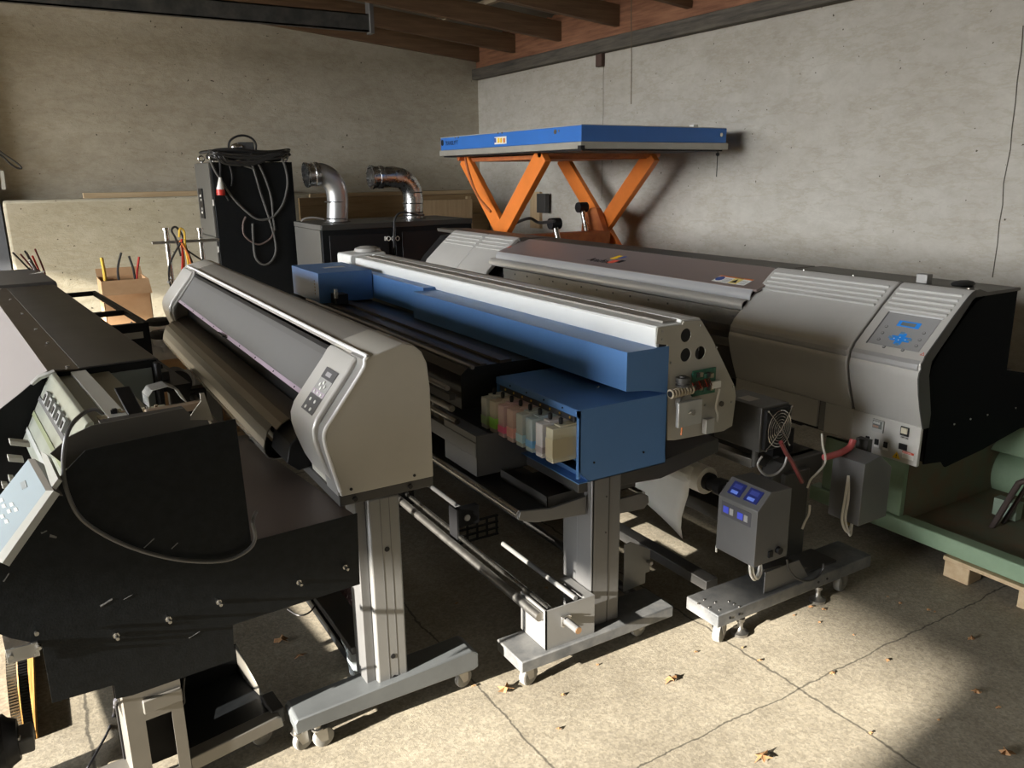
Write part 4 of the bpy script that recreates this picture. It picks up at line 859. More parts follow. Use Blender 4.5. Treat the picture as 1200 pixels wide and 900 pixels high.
# ================================================================ DISMANTLED PRINTER ON THE LEFT (turned 5.2 degrees)
F4 = Frame(0, 1.89, 5.2)
def printer_open():
    R = thing('wide_format_printer', 'dismantled dark printer with big black end plate and exposed circuit boards', 'printer', (.05, 3.4, 0), 5.2)
    def d(mb, name, m, parent=R, **k): return mb.done(name, m, parent, frame=F4, **k)
    PMAT = mat('end_plate_black', (.008, .010, .012), .42, var=.35, scale=40, bump=.05, bscale=200, spec=.2)
    # the black end plate, cut to the outline seen
    out = [(-.34, .74), (-.34, .90), (-.148, .86), (-.03, 1.008), (.045, 1.073), (.088, 1.075), (.374, 1.081), (.381, .754), (.674, .751), (.668, .537), (.313, .542), (.307, .443), (.062, .445), (.027, .451), (.027, .489), (-.100, .497), (-.099, .648), (-.154, .685), (-.19, .72)]
    def poly(outl, a, b):
        bb = bmesh.new(); A = [bb.verts.new((x, a, z)) for x, z in outl]; ee = [bb.edges.new((A[i], A[(i+1) % len(A)])) for i in range(len(A))]; bmesh.ops.triangle_fill(bb, use_beauty=True, use_dissolve=False, edges=ee); ret = bmesh.ops.extrude_face_region(bb, geom=bb.faces[:])
        bmesh.ops.translate(bb, vec=(0, b-a, 0), verts=[g for g in ret['geom'] if isinstance(g, bmesh.types.BMVert)]); m = MB(); m.b.free(); m.b = bb; return m
    EP = d(poly(out, 0, .003), 'end_plate', PMAT, smooth=False)
    for u, z in ((.048, .615), (.164, .615), (.285, .618), (.493, .603), (.626, .605)):
        m = MB(); m.cyl((u, 0, z), (u, -.022, z), .004, 10); d(m, 'bolt', STEEL, EP)
        m = MB(); m.cyl((u, -.001, z), (u, -.004, z), .0075, 6); d(m, 'nut', STEEL, EP)
    # scratches, hardware marks
    for px, py, ln, wd, a in ((52, 624, .012, .006, .3), (62, 630, .014, .010, -.5), (125, 707, .028, .006, .35), (175, 637, .03, .004, .6), (205, 640, .02, .004, .6), (228, 744, .03, .0015, .3), (8, 677, .02, .005, .9), (150, 700, .02, .0015, .3)):
        u, _, z = F4.Y(px, py, 0); m = MB(); c, s = math.cos(a), math.sin(a); n = 5; pts = []
        for i in range(n): t = i/(n-1)-.5; pts.append((u+ln*t*c, z+ln*t*s))
        up = [(p[0]-s*wd*(.3+.5*random.random()), p[1]+c*wd*(.3+.5*random.random())) for p in pts]
        m.prism(pts+up[::-1], -.0006, 0); d(m, 'scuff_mark', mat('scuff_grey', (.16, .165, .17), .6), EP)
    # shelf behind the plate
    m = MB(); m.hexa([(.381, .003, .734), (.674, .003, .734), (.655, .86, .734), (.381, .86, .734), (.381, .003, .741), (.674, .003, .741), (.655, .86, .741), (.381, .86, .741)]); d(m, 'shelf', mat('shelf_brown_black', (.095, .075, .065), .4, .3, spec=.6), bevel=.001)
    d(MB().box(.05, .655, .86, .866, .45, .733), 'rear_plate', CHAR)
    # second, greyer plate with notches just behind, and inner frames
    out2 = [(.018, .90), (.018, .994), (.006, 1.02), (-.012, 1.044), (.033, 1.077), (.080, 1.093), (.285, 1.097), (.300, 1.080), (.298, 1.062), (.340, 1.055), (.345, 1.02), (.345, .80), (.1, .80)]
    GP = d(poly(out2, .12, .124), 'frame_plate', mat('frame_plate_grey', (.15, .145, .135), .45, .3), smooth=False)
    d(MB().box(.10, .29, .1235, .16, 1.088, 1.093), 'plate_flange', CHAR)
    # right top: pale hook, brown board, ribbon cable, black clamp
    d(MB().prism([(.30, 1.06), (.335, 1.10), (.335, 1.12), (.345, 1.12), (.36, 1.045), (.30, 1.045)], .145, .150), 'hook_plate', BEIG)
    m = MB(); a = F4.Z(178, 475, 1.05)
    d(MB().box(.235, .385, .30, .33, 1.035, 1.055), 'terminal_block', mat('terminal_tan', (.42, .32, .24), .5), bevel=.002)
    m = MB(); m.sheet([(.25, 1.055), (.25, 1.085), (.262, 1.10), (.30, 1.105), (.325, 1.09), (.345, 1.05)], .33, .40, .0015); d(m, 'ribbon_cable', mat('ribbon_grey', (.50, .50, .46), .4))
    for k in range(9):
        m = MB(); y = .334+k*.0075; m.tube([(.2485, y, 1.055), (.2485, y, 1.085), (.2608, y, 1.1015), (.30, y, 1.107), (.3265, y, 1.0915), (.3465, y, 1.05)], .0012, 4, smooth=False); d(m, 'ribbon_wire', mat('ribbon_wire', (.28, .28, .27), .5))
    # bulkhead at the covered part, long covers
    bk = [(.420, .62), (.422, 1.03), (.412, 1.045), (.18, 1.046), (.099, 1.045), (.062, 1.039), (.004, .996), (-.055, .956), (-.20, .84), (-.20, .62)]
    BKo = d(poly(bk, .985, .99), 'bulkhead', BLKM, smooth=False)
    d(MB().box(.225, .395, .981, .985, .76, 1.020), 'mirror_panel', mat('panel_blue_grey', (.16, .19, .19), .28, .3), BKo)
    d(MB().box(.40, .42, .95, .985, .70, 1.04), 'corner_post', BLK, bevel=.006)
    L = 3.45
    d(MB().prism([(.178, 1.046), (.178, 1.052), (.41, 1.052), (.422, 1.045), (.422, .80), (.417, .80), (.417, 1.04), (.405, 1.046)], .99, L), 'top_cover', mat('cover_charcoal', (.085, .08, .075), .5, .15, var=.07, scale=5), bevel=.001)
    BS = d(MB().prism([(.178, 1.050), (.178, 1.044), (.088, 1.050), (.088, 1.056)], .99, 3.55), 'cover_strip', mat('strip_brown_grey', (.125, .105, .085), .4, .4, var=.05, scale=5))
    for v in (1.02, 1.5, 1.85, 2.35, 2.9, 3.4): d(MB().cyl((.150, v, 1.051), (.150, v, 1.058), .006, 8), 'screw', STEEL, BS)
    d(MB().prism([(.088, 1.054), (.088, 1.048), (-.30, .73), (-.304, .735)], 1.0, 4.2), 'front_cover', mat('front_cover_mauve_white', (.34, .315, .315), .4, var=.03, scale=3))
    d(MB().box(-.31, -.295, .16, 4.3, .39, .735), 'added_shade_skirt', BLK); d(MB().box(-.56, -.52, .30, 4.3, .19, .405), 'added_shade_panel', CHAR)  # unseen skirt and panel, added only to keep low sun off the floor
    d(MB().prism([(-.25, .7), (-.25, .76), (.06, 1.03), (.41, 1.03), (.41, .7)], 1.02, 4.3), 'body', BLK)
    d(MB().prism([(-.30, .74), (.08, 1.06), (.10, 1.068), (.43, 1.066), (.435, 1.05), (.435, .75), (-.25, .70)], L+.02, 4.35), 'far_end_cover', mat('cover_charcoal'), bevel=.004)
    d(MB().prism([(.035, 1.026), (.041, 1.022), (.066, 1.038), (.11, 1.049), (.105, 1.057), (.058, 1.045)], .955, .99), 'cover_edge_trim', mat('edge_pale', (.55, .56, .54), .4, .3))
    # trays behind (to the right of) the covered part
    fr = MB(); 
    pz = lambda px, py, z=1.0: F4.Z(px, py, z)
    a, b, c, e = pz(72, 337), pz(100, 336), pz(136, 358), pz(137, 405)
    u0, u1 = .425, .62; v0, v1 = 2.05, 3.4
    for (x0, x1, y0, y1) in ((u0, u1, v0, v0+.03), (u0, u1, v1-.03, v1), (u0, u0+.015, v0, v1), (u1-.02, u1, v0, v1), (u0, u1, v0+.45, v0+.48)): fr.box(x0, x1, y0, y1, .975, 1.0)
    fr.box(u0, u1, v0, v0+.012, .80, .975)
    FRM = d(fr, 'rear_frame', BLK)
    d(MB().box(u0+.05, u1-.03, v0-.001, v0+.0, .93, .96), 'white_label', mat('label_cream', (.55, .53, .45), .6), FRM)
    d(MB().box(.42, .58, 1.25, 2.04, .86, .88), 'cable_tray', BLK)
    random.seed(3)
    for k in range(7):
        v = 1.35+k*.095; m = MB(); m.box(.45, .53, v, v+.07, .88, .915+.01*(k % 2)); o = d(m, 'connector', BLK if k % 2 else CHAR, bevel=.003)
        m = MB(); m.box(.47, .50, v+.01, v+.05, .9155+.01*(k % 2), .925+.01*(k % 2)); d(m, 'connector_pin', WPL, o)
    # sloped aluminium extrusion and boards between the plate and the bulkhead
    ALG = mat('alu_green_tint', (.50, .53, .46), .35, .6, var=.10, scale=14); ALW = mat('alu_pale', (.66, .68, .66), .35, .5, var=.04)
    d(MB().prism([(-.012, .850), (.088, 1.046), (.095, 1.052), (.108, 1.052), (.108, 1.03), (.02, .850)], .30, .97), 'sloped_rail', ALG, bevel=.002)
    fd = Vector((.1, .196)).normalized(); fn = Vector((-fd.y, fd.x))
    def onf(t, off): return (-.012+fd.x*t+fn.x*off, .850+fd.y*t+fn.y*off)
    for k, t in enumerate((.135, .085, .03)):
        a, b, c, e = onf(t, .0003), onf(t+.014, .0003), onf(t+.014, .003), onf(t, .003)
        d(MB().prism([a, b, c, e], .305, .965), 'rail_slot', (DGREY, mat('slot_green', (.30, .33, .20), .4, .4), ALW)[k])
    d(MB().box(.110, .150, .22, .97, 1.02, 1.035), 'rail_channel', mat('channel_dark', (.16, .18, .16), .35, .5))
    d(MB().box(.150, .195, .22, .975, 1.025, 1.045), 'top_plate_pale', ALW, bevel=.001)
    d(MB().box(.196, .262, .30, .975, 1.018, 1.030), 'top_plate_grey', mat('alu_dark_olive', (.20, .20, .16), .4, .5), bevel=.001)
    for k in range(5):
        v = .46+k*.085; q = [onf(.155, .001), onf(.19, .001), onf(.19, .013), onf(.155, .013)]
        o = d(MB().prism(q, v, v+.045), 'sensor_block', mat('sensor_grey', (.30, .31, .31), .4), bevel=.001)
        q = [onf(.163, .0131), onf(.182, .0131), onf(.182, .015), onf(.163, .015)]; d(MB().prism(q, v+.012, v+.032), 'sensor_eye', BLK, o)
    for k, (px, py, w) in enumerate(((12, 522, .045), (10, 541, .035), (11, 565, .012), (3, 573, .014))):
        u, v, z = F4.Y(px, py, .55); d(MB().hexa([(u, v, z), (u+w, v, z-w*.35), (u+w, v+.03, z-w*.35), (u, v+.03, z), (u, v, z+.014), (u+w, v, z-w*.35+.014), (u+w, v+.03, z-w*.35+.014), (u, v+.03, z+.014)]), 'plastic_clip', mat('clip_white', (.5, .5, .46), .4), bevel=.002)
    random.seed(5)
    bd = d(MB().box(.13, .30, .17, .40, 1.035, 1.040), 'circuit_board', mat('board_cream', (.42, .40, .30), .5, var=.3, scale=50))
    for k in range(26):
        u = random.uniform(.135, .28); v = random.uniform(.18, .38); s = random.uniform(.005, .014); h = random.uniform(.005, .018); d(MB().box(u, u+s, v, v+s, 1.040, 1.040+h), 'component', [mat('comp_cream', (.5, .46, .33), .5), BLK, mat('comp_tan', (.4, .3, .2), .5), STEELD][k % 4], bd)
    cl = MB(); cl.hexa([(.190, .27, 1.045), (.228, .27, 1.045), (.228, .30, 1.045), (.190, .30, 1.045), (.175, .36, 1.115), (.213, .36, 1.115), (.213, .37, 1.115), (.175, .37, 1.115)]); d(cl, 'black_clip', BLK, bevel=.003)
    # flat black board on the right of the bay, tilted over the box below
    # tilted control panel at the near left corner
    def sl(px, py, off=0): # point on the slope plane of the panel
        v = CM.T @ np.array([(px-600)/F0, (py-450)/F0, 1]); vl = Vector((v[0]*F4.c+v[1]*F4.s, -v[0]*F4.s+v[1]*F4.c, v[2])); o = Vector((F4._r(px, py)[0][0], F4._r(px, py)[0][1], EYE))
        p0 = Vector((-.03, 0, 1.03)); nr = Vector((-.115, 0, .102)).normalized(); nr = Vector((-.70, 0, .71)); t = (p0+nr*off-o).dot(nr)/vl.dot(nr); return o+vl*t
    cs = [sl(33, 538), sl(54, 575), sl(-6, 656), sl(-30, 618)]; nr = Vector((-.70, 0, .71))
    m = MB(); m.hexa([p-nr*.018 for p in cs]+[p for p in cs]); CPn = d(m, 'control_panel', mat('panel_ice_blue', (.34, .42, .47), .35, var=.05), bevel=.001)
    cs2 = [sl(33, 538), sl(41, 538), sl(63, 575), sl(54, 575)]; m = MB(); m.hexa([p-nr*.022 for p in cs2]+[p+nr*.001 for p in cs2]); d(m, 'panel_rim', mat('rim_brown_grey', (.13, .12, .11), .4, .3), CPn)
    cs3 = [sl(54, 575), sl(63, 575), sl(3, 660), sl(-6, 656)]; m = MB(); m.hexa([p-nr*.014 for p in cs3]+[p+nr*.0005 for p in cs3]); d(m, 'panel_lip', ALW, CPn)
    def spot(px, py, w, h, m_, nm): 
        q = [sl(px-w, py), sl(px, py-h*.3), sl(px+w*.4, py+h*.5), sl(px-w*.6, py+h*.8)]; m = MB(); m.hexa([p+nr*.0002 for p in q]+[p+nr*.0012 for p in q]); d(m, nm, m_, CPn)
    spot(30, 566, 6, 10, mat('window_grey', (.28, .31, .33), .3), 'display')
    for px, py in ((6, 592), (12, 598), (4, 604), (9, 610), (15, 590), (3, 585), (20, 596)): spot(px, py, 4, 5, WPL, 'key')
    cs4 = [sl(47, 528), sl(55, 533), sl(68, 561), sl(60, 572)]; m = MB(); m.hexa([p-nr*.01 for p in cs4]+[p for p in cs4]); d(m, 'corner_plate', ALW)
    # grey cable standing off the front of the plate: loop seen from (120,482) down and back to (300,632)
    pts = [F4.Y(120, 485, .16), F4.Y(112, 480, .10), F4.Y(98, 484, .04), F4.Y(80, 505, -.01), F4.Y(74, 545, -.02), F4.Y(80, 580, -.025), F4.Y(100, 612, -.02), F4.Y(150, 640, -.012), F4.Y(210, 656, -.012), F4.Y(262, 657, -.012), F4.Y(290, 645, -.012), F4.Y(299, 630, -.01), F4.Y(296, 612, -.008), F4.Y(300, 600, .03)]
    d(MB().tube(pts, .0048, 10), 'cable', mat('cable_sheen', (.09, .09, .09), .3))
    # foot, slotted leg, tray
    LG = mat('leg_warm_grey', (.21, .20, .18), .4, .4, var=.06, scale=8)
    m = MB(); m.box(.055, .10, .13, .135, .10, .60); m.box(.165, .195, .13, .135, .10, .60); m.box(.10, .165, .13, .135, .33, .60); m.box(.10, .165, .13, .135, .275, .30); m.box(.055, .195, .13, .135, .05, .10)
    m.box(.055, .06, .135, .25, .05, .60); m.box(.19, .195, .135, .25, .05, .60); d(m, 'leg', LG)
    d(MB().box(.05, .195, .25, .27, .05, .60), 'leg_back', BLK)
    d(MB().box(.098, .195, .118, .129, .30, .34), 'leg_clip', LG, bevel=.003)
    d(MB().prism([(.195, .062), (.195, .105), (.44, .123), (.455, .118), (.460, .085)], .135, .18), 'foot', LG, bevel=.003)
    d(MB().box(.435, .474, .16, .26, .080, .128), 'foot_end', CHAR, bevel=.004)
    d(MB().prism([(-.5, .04), (-.5, .1), (.06, .1), (.06, .04)], .15, .26), 'foot', LG, bevel=.003)
    d(MB().hexa([(.195, .181, .09), (.445, .181, .09), (.445, .50, .06), (.195, .50, .06), (.195, .181, .10), (.445, .181, .118), (.445, .50, .07), (.195, .50, .07)]), 'floor_tray', BLKM)
    d(MB().box(.195, .445, .50, .504, .06, .175), 'tray_wall', BLKM)
    m = MB(); m.b.faces.new([m.b.verts.new(v) for v in ((.445, .22, .12), (.445, .504, .065), (.445, .504, .175))]); o = d(m, 'tray_side', mat('tray_side_grey', (.16, .15, .13), .4, .3)); md = o.modifiers.new('s', 'SOLIDIFY'); md.thickness = .003
    Ri = RM[R.name]
    w = F4.m @ Vector((.415, .21, 0))
    caster(R, w.x, w.y, .083, 20, .034, .022); w = F4.m @ Vector((-.4, .2, 0)); caster(R, w.x, w.y, .083, 95, .032, .022)
    # far legs
    for v in (4.0,):
        d(MB().box(.06, .20, v, v+.08, .1, .72), 'leg', LG); d(MB().box(-.5, .46, v-.02, v+.1, .06, .1), 'foot', LG, bevel=.004)
        for u in (-.4, .42): w = F4.m @ Vector((u, v+.04, 0)); caster(R, w.x, w.y, .062, 90, .03)
    d(MB().box(.10, .18, .27, 4.0, .08, .13), 'stretcher', CHAR)
    return R
printer_open()

# wires rising from the far end of the dismantled printer
cols = [CABLE, REDD, CABLE, REDC, CABLE, REDD, CABLEW]
b0 = F4.Y(55, 350, 4.45)
tips = [(15, 296), (24, 298), (31, 296), (38, 300), (29, 294), (41, 292), (34, 305)]
for i, (px, py) in enumerate(tips):
    b = F4.Y(52+i*.8, 338, 4.38); t = F4.Y(px, py, 4.2)
    mid = [(b[0]*.6+t[0]*.4+random.uniform(-.01, .01), (b[1]+t[1])/2, b[2]*.55+t[2]*.45)]
    pts = [F4.m @ Vector(p) for p in (F4.Y(60, 345, 4.36), b, mid[0], t)]
    o = MB().tube(pts, .006, 6).done('loose_wire', cols[i]); tag(o, 'loose dark red and black wire fanning up behind the far end of the dismantled printer', 'wire', 'wires behind the dismantled printer')
o = MB().tube([F4.m @ Vector(F4.Y(px, py, 4.0)) for px, py in ((0, 333), (18, 325), (40, 321), (52, 318))], .005, 6).done('loose_wire', CABLEW); tag(o, 'white wire lying across the far cover of the dismantled printer', 'wire')
o = MB().tube([F4.m @ Vector(F4.Y(px, py, 4.38)) for px, py in ((52, 338), (58, 342), (66, 350), (73, 358))], .004, 6).done('loose_wire', REDD); tag(o, 'single dark red wire trailing down past the dismantled printer far corner', 'wire')

# ================================================================ MACHINES AND BOXES AT THE BACK
# black switch cabinet with coiled cables
yc = 8.3
xa = W0.Y(247, 192, yc)[0]; xb = W0.Y(342, 190, yc)[0]; zt = W0.Y(300, 190, yc)[2]
R = thing('switch_cabinet', 'tall black steel cabinet standing against the back wall', 'cabinet', ((xa+xb)/2, yc+.4, 0))
MB().box(xa, xb, yc, 9.05, .08, zt).done('housing', BLKM, R, bevel=.004)
MB().box(xa+.02, xb-.02, yc+.02, 9.03, 0, .08).done('plinth', CHAR, R)
DR = MB().box(xa-.022, xa-.002, yc+.02, 9.03, .12, zt-.005).done('door', mat('cabinet_door_grey', (.10, .098, .09), .5, .1, var=.08), R, bevel=.003)
MB().box(xa-.036, xa-.022, yc+.42, yc+.60, zt-.55, zt-.25).done('name_plate', BLK, DR, bevel=.003)
for k, (dz, w) in enumerate(((-.32, .07), (-.36, .03), (-.45, .02), (-.49, .05))): MB().box(xa-.0375, xa-.0362, yc+.47, yc+.47+w, zt+dz-.012, zt+dz+.010).done('plate_mark', WPL, DR)
MB().box(xa-.026, xa-.0221, yc+.02, 9.03, zt-.72, zt-.71).done('door_seam', BLK, DR)
for dz in (.35, .8, 1.1): MB().cyl((xa-.010, yc+.005, zt-dz), (xa-.010, yc+.005, zt-dz-.06), .010, 10).done('hinge', STEELD, R)
for x, y in ((xa+.03, yc+.05), (xb-.05, yc+.05), (xa+.03, 8.9), (xb-.05, 8.9)):
    MB().tube([(x+.028*math.cos(t), y, zt+.045+.028*math.sin(t)) for t in [2*math.pi*k/14 for k in range(14)]], .008, 8, smooth=False, closed=True).done('lifting_eye', STEEL, R); MB().cyl((x, y, zt), (x, y, zt+.018), .014, 10).done('eye_base', STEELD, R)
# cable heap on the cabinet: many loops
random.seed(11)
cx, cy = (xa+xb)/2, yc+.25
for k in range(14):
    n = 16; rx = random.uniform(.24, .40); ry = random.uniform(.12, .2); ox = random.uniform(-.05, .05); ph = random.uniform(0, 6)
    pts = [(cx+ox+rx*math.cos(t), cy-.05+ry*math.sin(t), zt+.030+.010*k*.6+.012*math.sin(3*t+ph)+.006*(k % 3)) for t in [2*math.pi*i/n for i in range(n)]]
    pts = [(x, y if y > yc+.0 else yc+.002, z) for x, y, z in pts]
    o = MB().tube(pts, .0125, 8, closed=True).done('cable_coil', CABLE); tag(o, 'black cable coil heaped on top of the black cabinet', 'cable', 'cable coils on the cabinet')
for k in range(9):
    px0 = 244+random.uniform(0, 12); px1 = 330+random.uniform(0, 9); sg = random.uniform(3, 15); pm = (px0+px1)/2+random.uniform(-12, 12); t0 = 181+random.uniform(-4, 3)
    o = MB().tube([W0.Y(px0, t0-1, yc+.10), W0.Y(px0+6, t0+1, yc-.03), W0.Y(pm-18, t0+sg*.8, yc-.035), W0.Y(pm, t0+sg, yc-.035), W0.Y(pm+18, t0+sg*.8, yc-.035), W0.Y(px1-6, t0+1, yc-.03), W0.Y(px1, t0-1, yc+.10)], .012, 8).done('cable_coil', CABLE); tag(o, 'black cable loop sagging over the top front edge of the black cabinet', 'cable', 'cable loops over the cabinet edge')
o = MB().tube([W0.Y(px, py, yc+.12) for px, py in ((268, 176), (269, 166), (277, 160), (287, 159), (296, 163), (300, 170), (299, 178))], .011, 8).done('cable_coil', CABLE); tag(o, 'upright loop of black cable standing above the heap on the cabinet', 'cable')
p = W0.Y(274, 168, yc+.3); R2 = thing('power_adapter', 'silver and black adapter box inside the upright cable loop on the cabinet', 'adapter', (p[0]+.05, yc+.3, zt+.09))
q = W0.Y(290, 165, yc+.3); MB().box(p[0]+.03, q[0]+.05, yc+.25, yc+.38, zt+.085, zt+.20).done('body', DGREY, R2, bevel=.008); MB().ball((p[0]+.02, yc+.26, zt+.15), .06, (1.1, .6, .7)).done('foil_cover', STEEL, R2)
def hang(pts, r, m, lab, cat='cable', grp=None, yy=yc-.02):
    o = MB().tube([W0.Y(a, b, yy) for a, b in pts], r, 8).done('hanging_cable', m); tag(o, lab, cat, grp); return o
CG = mat('cable_dark_grey', (.09, .09, .085), .35)  # one even dark grey, paler than the black cable
hang([(246, 187), (252, 200), (262, 216), (274, 233), (288, 247), (300, 256), (312, 257), (322, 252), (332, 238), (337, 215), (334, 195), (327, 180)], .012, CG, 'long grey cable sagging in a wide U across the black cabinet front')
hang([(286, 182), (296, 195), (305, 225), (316, 258), (322, 280), (323, 295), (318, 306), (309, 310), (300, 303), (297, 285), (296, 262)], .011, CG, 'grey cable hanging lowest, to the foot of its loop, on the cabinet front')
hang([(294, 180), (306, 198), (317, 228), (320, 255), (322, 270)], .011, CG, 'grey cable falling beside the longest loop on the cabinet front')
hang([(288, 254), (285, 262), (286, 275), (296, 284), (306, 286), (318, 278), (322, 265)], .009, mat('cable_brown', (.12, .09, .08), .4), 'brownish small round cable loop low on the cabinet front')
hang([(266, 186), (280, 192), (292, 196), (298, 198)], .010, CG, 'short grey cable arc high on the cabinet front')
hang([(262, 186), (269, 195), (272, 207), (271, 218)], .008, CABLE, 'black cable arc beside the red plug on the cabinet')
hang([(257, 180), (258, 195), (258, 208)], .010, CABLE, 'black flex carrying the red plug')
hang([(260, 218), (264, 228), (268, 235)], .008, CABLE, 'thin black flex below the red plug')
R = thing('mains_plug', 'red and white industrial mains plug hanging on the cabinet front', 'plug', W0.Y(258, 220, yc-.06))
a = W0.Y(258, 208, yc-.05); b = W0.Y(258.5, 222, yc-.05); c = W0.Y(259, 230, yc-.05)
MB().lathe(a, Vector(b)-Vector(a), [(0, .014), (.03, .02), (.06, .026), (.10, .036), (.115, .036)], 16).done('body', WPL, R); MB().lathe(b, Vector(c)-Vector(b), [(0, .04), (.02, .042), (.055, .04)], 16).done('collar', REDC, R)

# two fume extraction units with ducts
yf = 7.35
x1, x2, x3 = W0.Y(376, 264, yf)[0], W0.Y(461, 262, yf)[0], W0.Y(553, 256, yf)[0]
zt1 = W0.Y(376, 264, yf)[2]; zt2 = W0.Y(553, 256, yf)[2]
BR = mat('brushed_steel_side', (.24, .235, .22), .42, .6, var=.06, scale=6, stretch=(1, 1, .1))
def extractor(xa, xb, yf, zt, lab, first):
    R = thing('extraction_unit', lab, 'extractor', ((xa+xb)/2, yf+.4, 0))
    MB().box(xa+.004, xb-.004, yf, yf+.85, .06, zt-.05).done('housing', BLKM, R, bevel=.004)
    MB().box(xa, xb, yf-.01, yf+.86, zt-.05, zt).done('lid', mat('extractor_lid', (.05, .05, .047), .4, .4), R, bevel=.005)
    MB().box(xa-.004, xa+.003, yf+.03, yf+.84, .07, zt-.052).done('side_panel', BR, R)
    if first: MB().box(xa-.006, xa-.0005, yf-.005, yf+.85, zt-.048, zt-.002).done('lid_side', BR, R)
    MB().box(xa+.07, xb-.05, yf-.012, yf-.0005, .2, zt-.10).done('front_panel', BLK, R, bevel=.003)
    for x in (xa+.08, xb-.08):
        for y in (yf+.08, yf+.75): MB().cyl((x, y, 0), (x, y, .06), .03, 16).done('foot', RUB, R)
    return R
E1 = extractor(x1, x2-.01, yf, zt1, 'black fronted extraction unit with grey side, nearer the cabinet', 1)
E2 = extractor(x2+.012, x3, yf, zt2, 'black fronted extraction unit beside the lift table', 0)
# pale emblem across the front of the second unit
for k, (px, w) in enumerate(((451.5, .012), (455.5, .03), (461, .03), (466, .03))):
    p = W0.Y(px, 279.5, yf-.013); h = .022; m = MB()
    if k: m.tube([(p[0]+.018*math.cos(t), p[1], p[2]+.020*math.sin(t)) for t in [2*math.pi*j/12 for j in range(12)]], .004, 5, smooth=False, closed=True)
    else: m.box(p[0]-.01, p[0]+.01, p[1]-.002, p[1], p[2]-.02, p[2]+.02)
    m.done('emblem', WPL, E1 if px < 461.2 else E2)
yd = yf+.42
def duct(lab, base, zb_, path, openend, m, big):
    p0 = W0.Y(*base, yd); R = thing('exhaust_duct', lab, 'duct', (p0[0], yd, zb_))
    r = .103
    pts = [(p0[0], yd, zb_)]+[W0.Y(px, py, yd) for px, py in path]
    # smooth curve first
    P = [Vector(p) for p in pts]; Q = []
    for i in range(len(P)-1):
        a, b, c, d_ = P[max(i-1, 0)], P[i], P[i+1], P[min(i+2, len(P)-1)]
        for k in range(6): t = k/6; Q.append(.5*((2*b)+(-a+c)*t+(2*a-5*b+4*c-d_)*t*t+(-a+3*b-3*c+d_)*t**3))
    Q.append(P[-1])
    MB().tube(Q, lambda t: r, 24, smooth=False).done('pipe', m, R)
    e = Vector(pts[-1]); d_ = (Q[-1]-Q[-2]).normalized()
    MB().lathe(e-d_*.02, d_, [(0, r+.002), (.01, r+.012), (.05, r+.012), (.055, r+.004), (.10, r+.006), (.11, r+.016), (.13, r+.016), (.131, r-.004), (.05, r-.006)], 28).done('collar', GALV, R)
    MB().cyl(e+d_*.04, e+d_*.045, r-.007, 24).done('duct_inside', STEELD if big else BLK, R)
    for z in ((.03, .06, .15, .26) if big else (.03, .19)): MB().lathe((p0[0], yd, zb_+z), (0, 0, 1), [(0, r), (.006, r+.007), (.012, r)], 28).done('rib', CHAR if big else GALV, R)
    MB().lathe((p0[0], yd, zb_), (0, 0, 1), [(0, r+.03), (.006, r+.03), (.007, r)], 28).done('flange', CHAR, R)
DG = mat('duct_grey', (.42, .43, .44), .35, .75, var=.08, scale=6)
duct('pale galvanised exhaust elbow on the extraction unit nearer the cabinet, opening left', (395, 258), zt1+.0, [(395.5, 245), (395.5, 232), (393, 219), (386, 209), (377, 204), (371, 204)], 0, DG, 0)
duct('shiny ribbed exhaust elbow on the extraction unit beside the lift table', (484, 250), zt2+.0, [(484, 242), (484, 233), (481, 220), (473, 211), (462, 207.5), (446, 207.5)], 0, GALV, 1)
o = MB().tube([W0.Y(px, py, yf-.03) for px, py in ((462, 290), (462, 268), (463, 256), (468, 250), (478, 249), (490, 252), (497, 252))], .010, 8).done('power_lead', CABLE); tag(o, 'black lead looping over the front edge between the extraction units', 'cable')
o = MB().tube([W0.Y(px, py, yf+.2) for px, py in ((353, 259), (358, 256), (368, 255), (380, 257))], .009, 8).done('power_lead', CABLEG); tag(o, 'grey lead lying on the extraction unit beside the pale duct', 'cable')

# planks along the back wall
def plank(xa, xb, y, z0, z1, t, m, lab, grp=None):
    o = MB().box(xa, xb, y, y+t, z0, z1).done('timber_plank', m, bevel=.004); tag(o, lab, 'plank', grp); return o
plank(.57, 2.55, 9.50, 1.4455, 1.50, .12, BOARDP, 'long pale plank lying on the wall ledge left of the cabinet')
BW = wood('brown_timber', (.24, .15, .07), (.36, .25, .13), 0)
plank(2.75, 5.25, 9.28, 1.15, 1.40, .04, BW, 'broad brown plank standing on edge against the back wall behind the ducts')
plank(3.0, 5.20, 9.20, .0, 1.149, .04, BOARD, 'wide timber board below the broad plank, behind the extraction units')
plank(2.9, 5.15, 9.33, 1.402, 1.445, .06, BOARDP, 'narrow pale batten resting above the broad brown plank')
R = thing('timber_crate', 'rough timber crate end standing behind the lift table legs', 'crate', (4.7, 8.8, 0))
a = W0.Y(536, 228, 8.8); b = W0.Y(590, 228, 8.8)
for k in range(5): MB().box(3.95, 4.75, 8.8, 8.83, .1+k*.255, .33+k*.255).done('slat', BOARDZ, R, bevel=.003)
for x in (3.95, 4.70): MB().box(x, x+.05, 8.83, 8.88, 0, 1.38).done('post', BOARDZ, R)

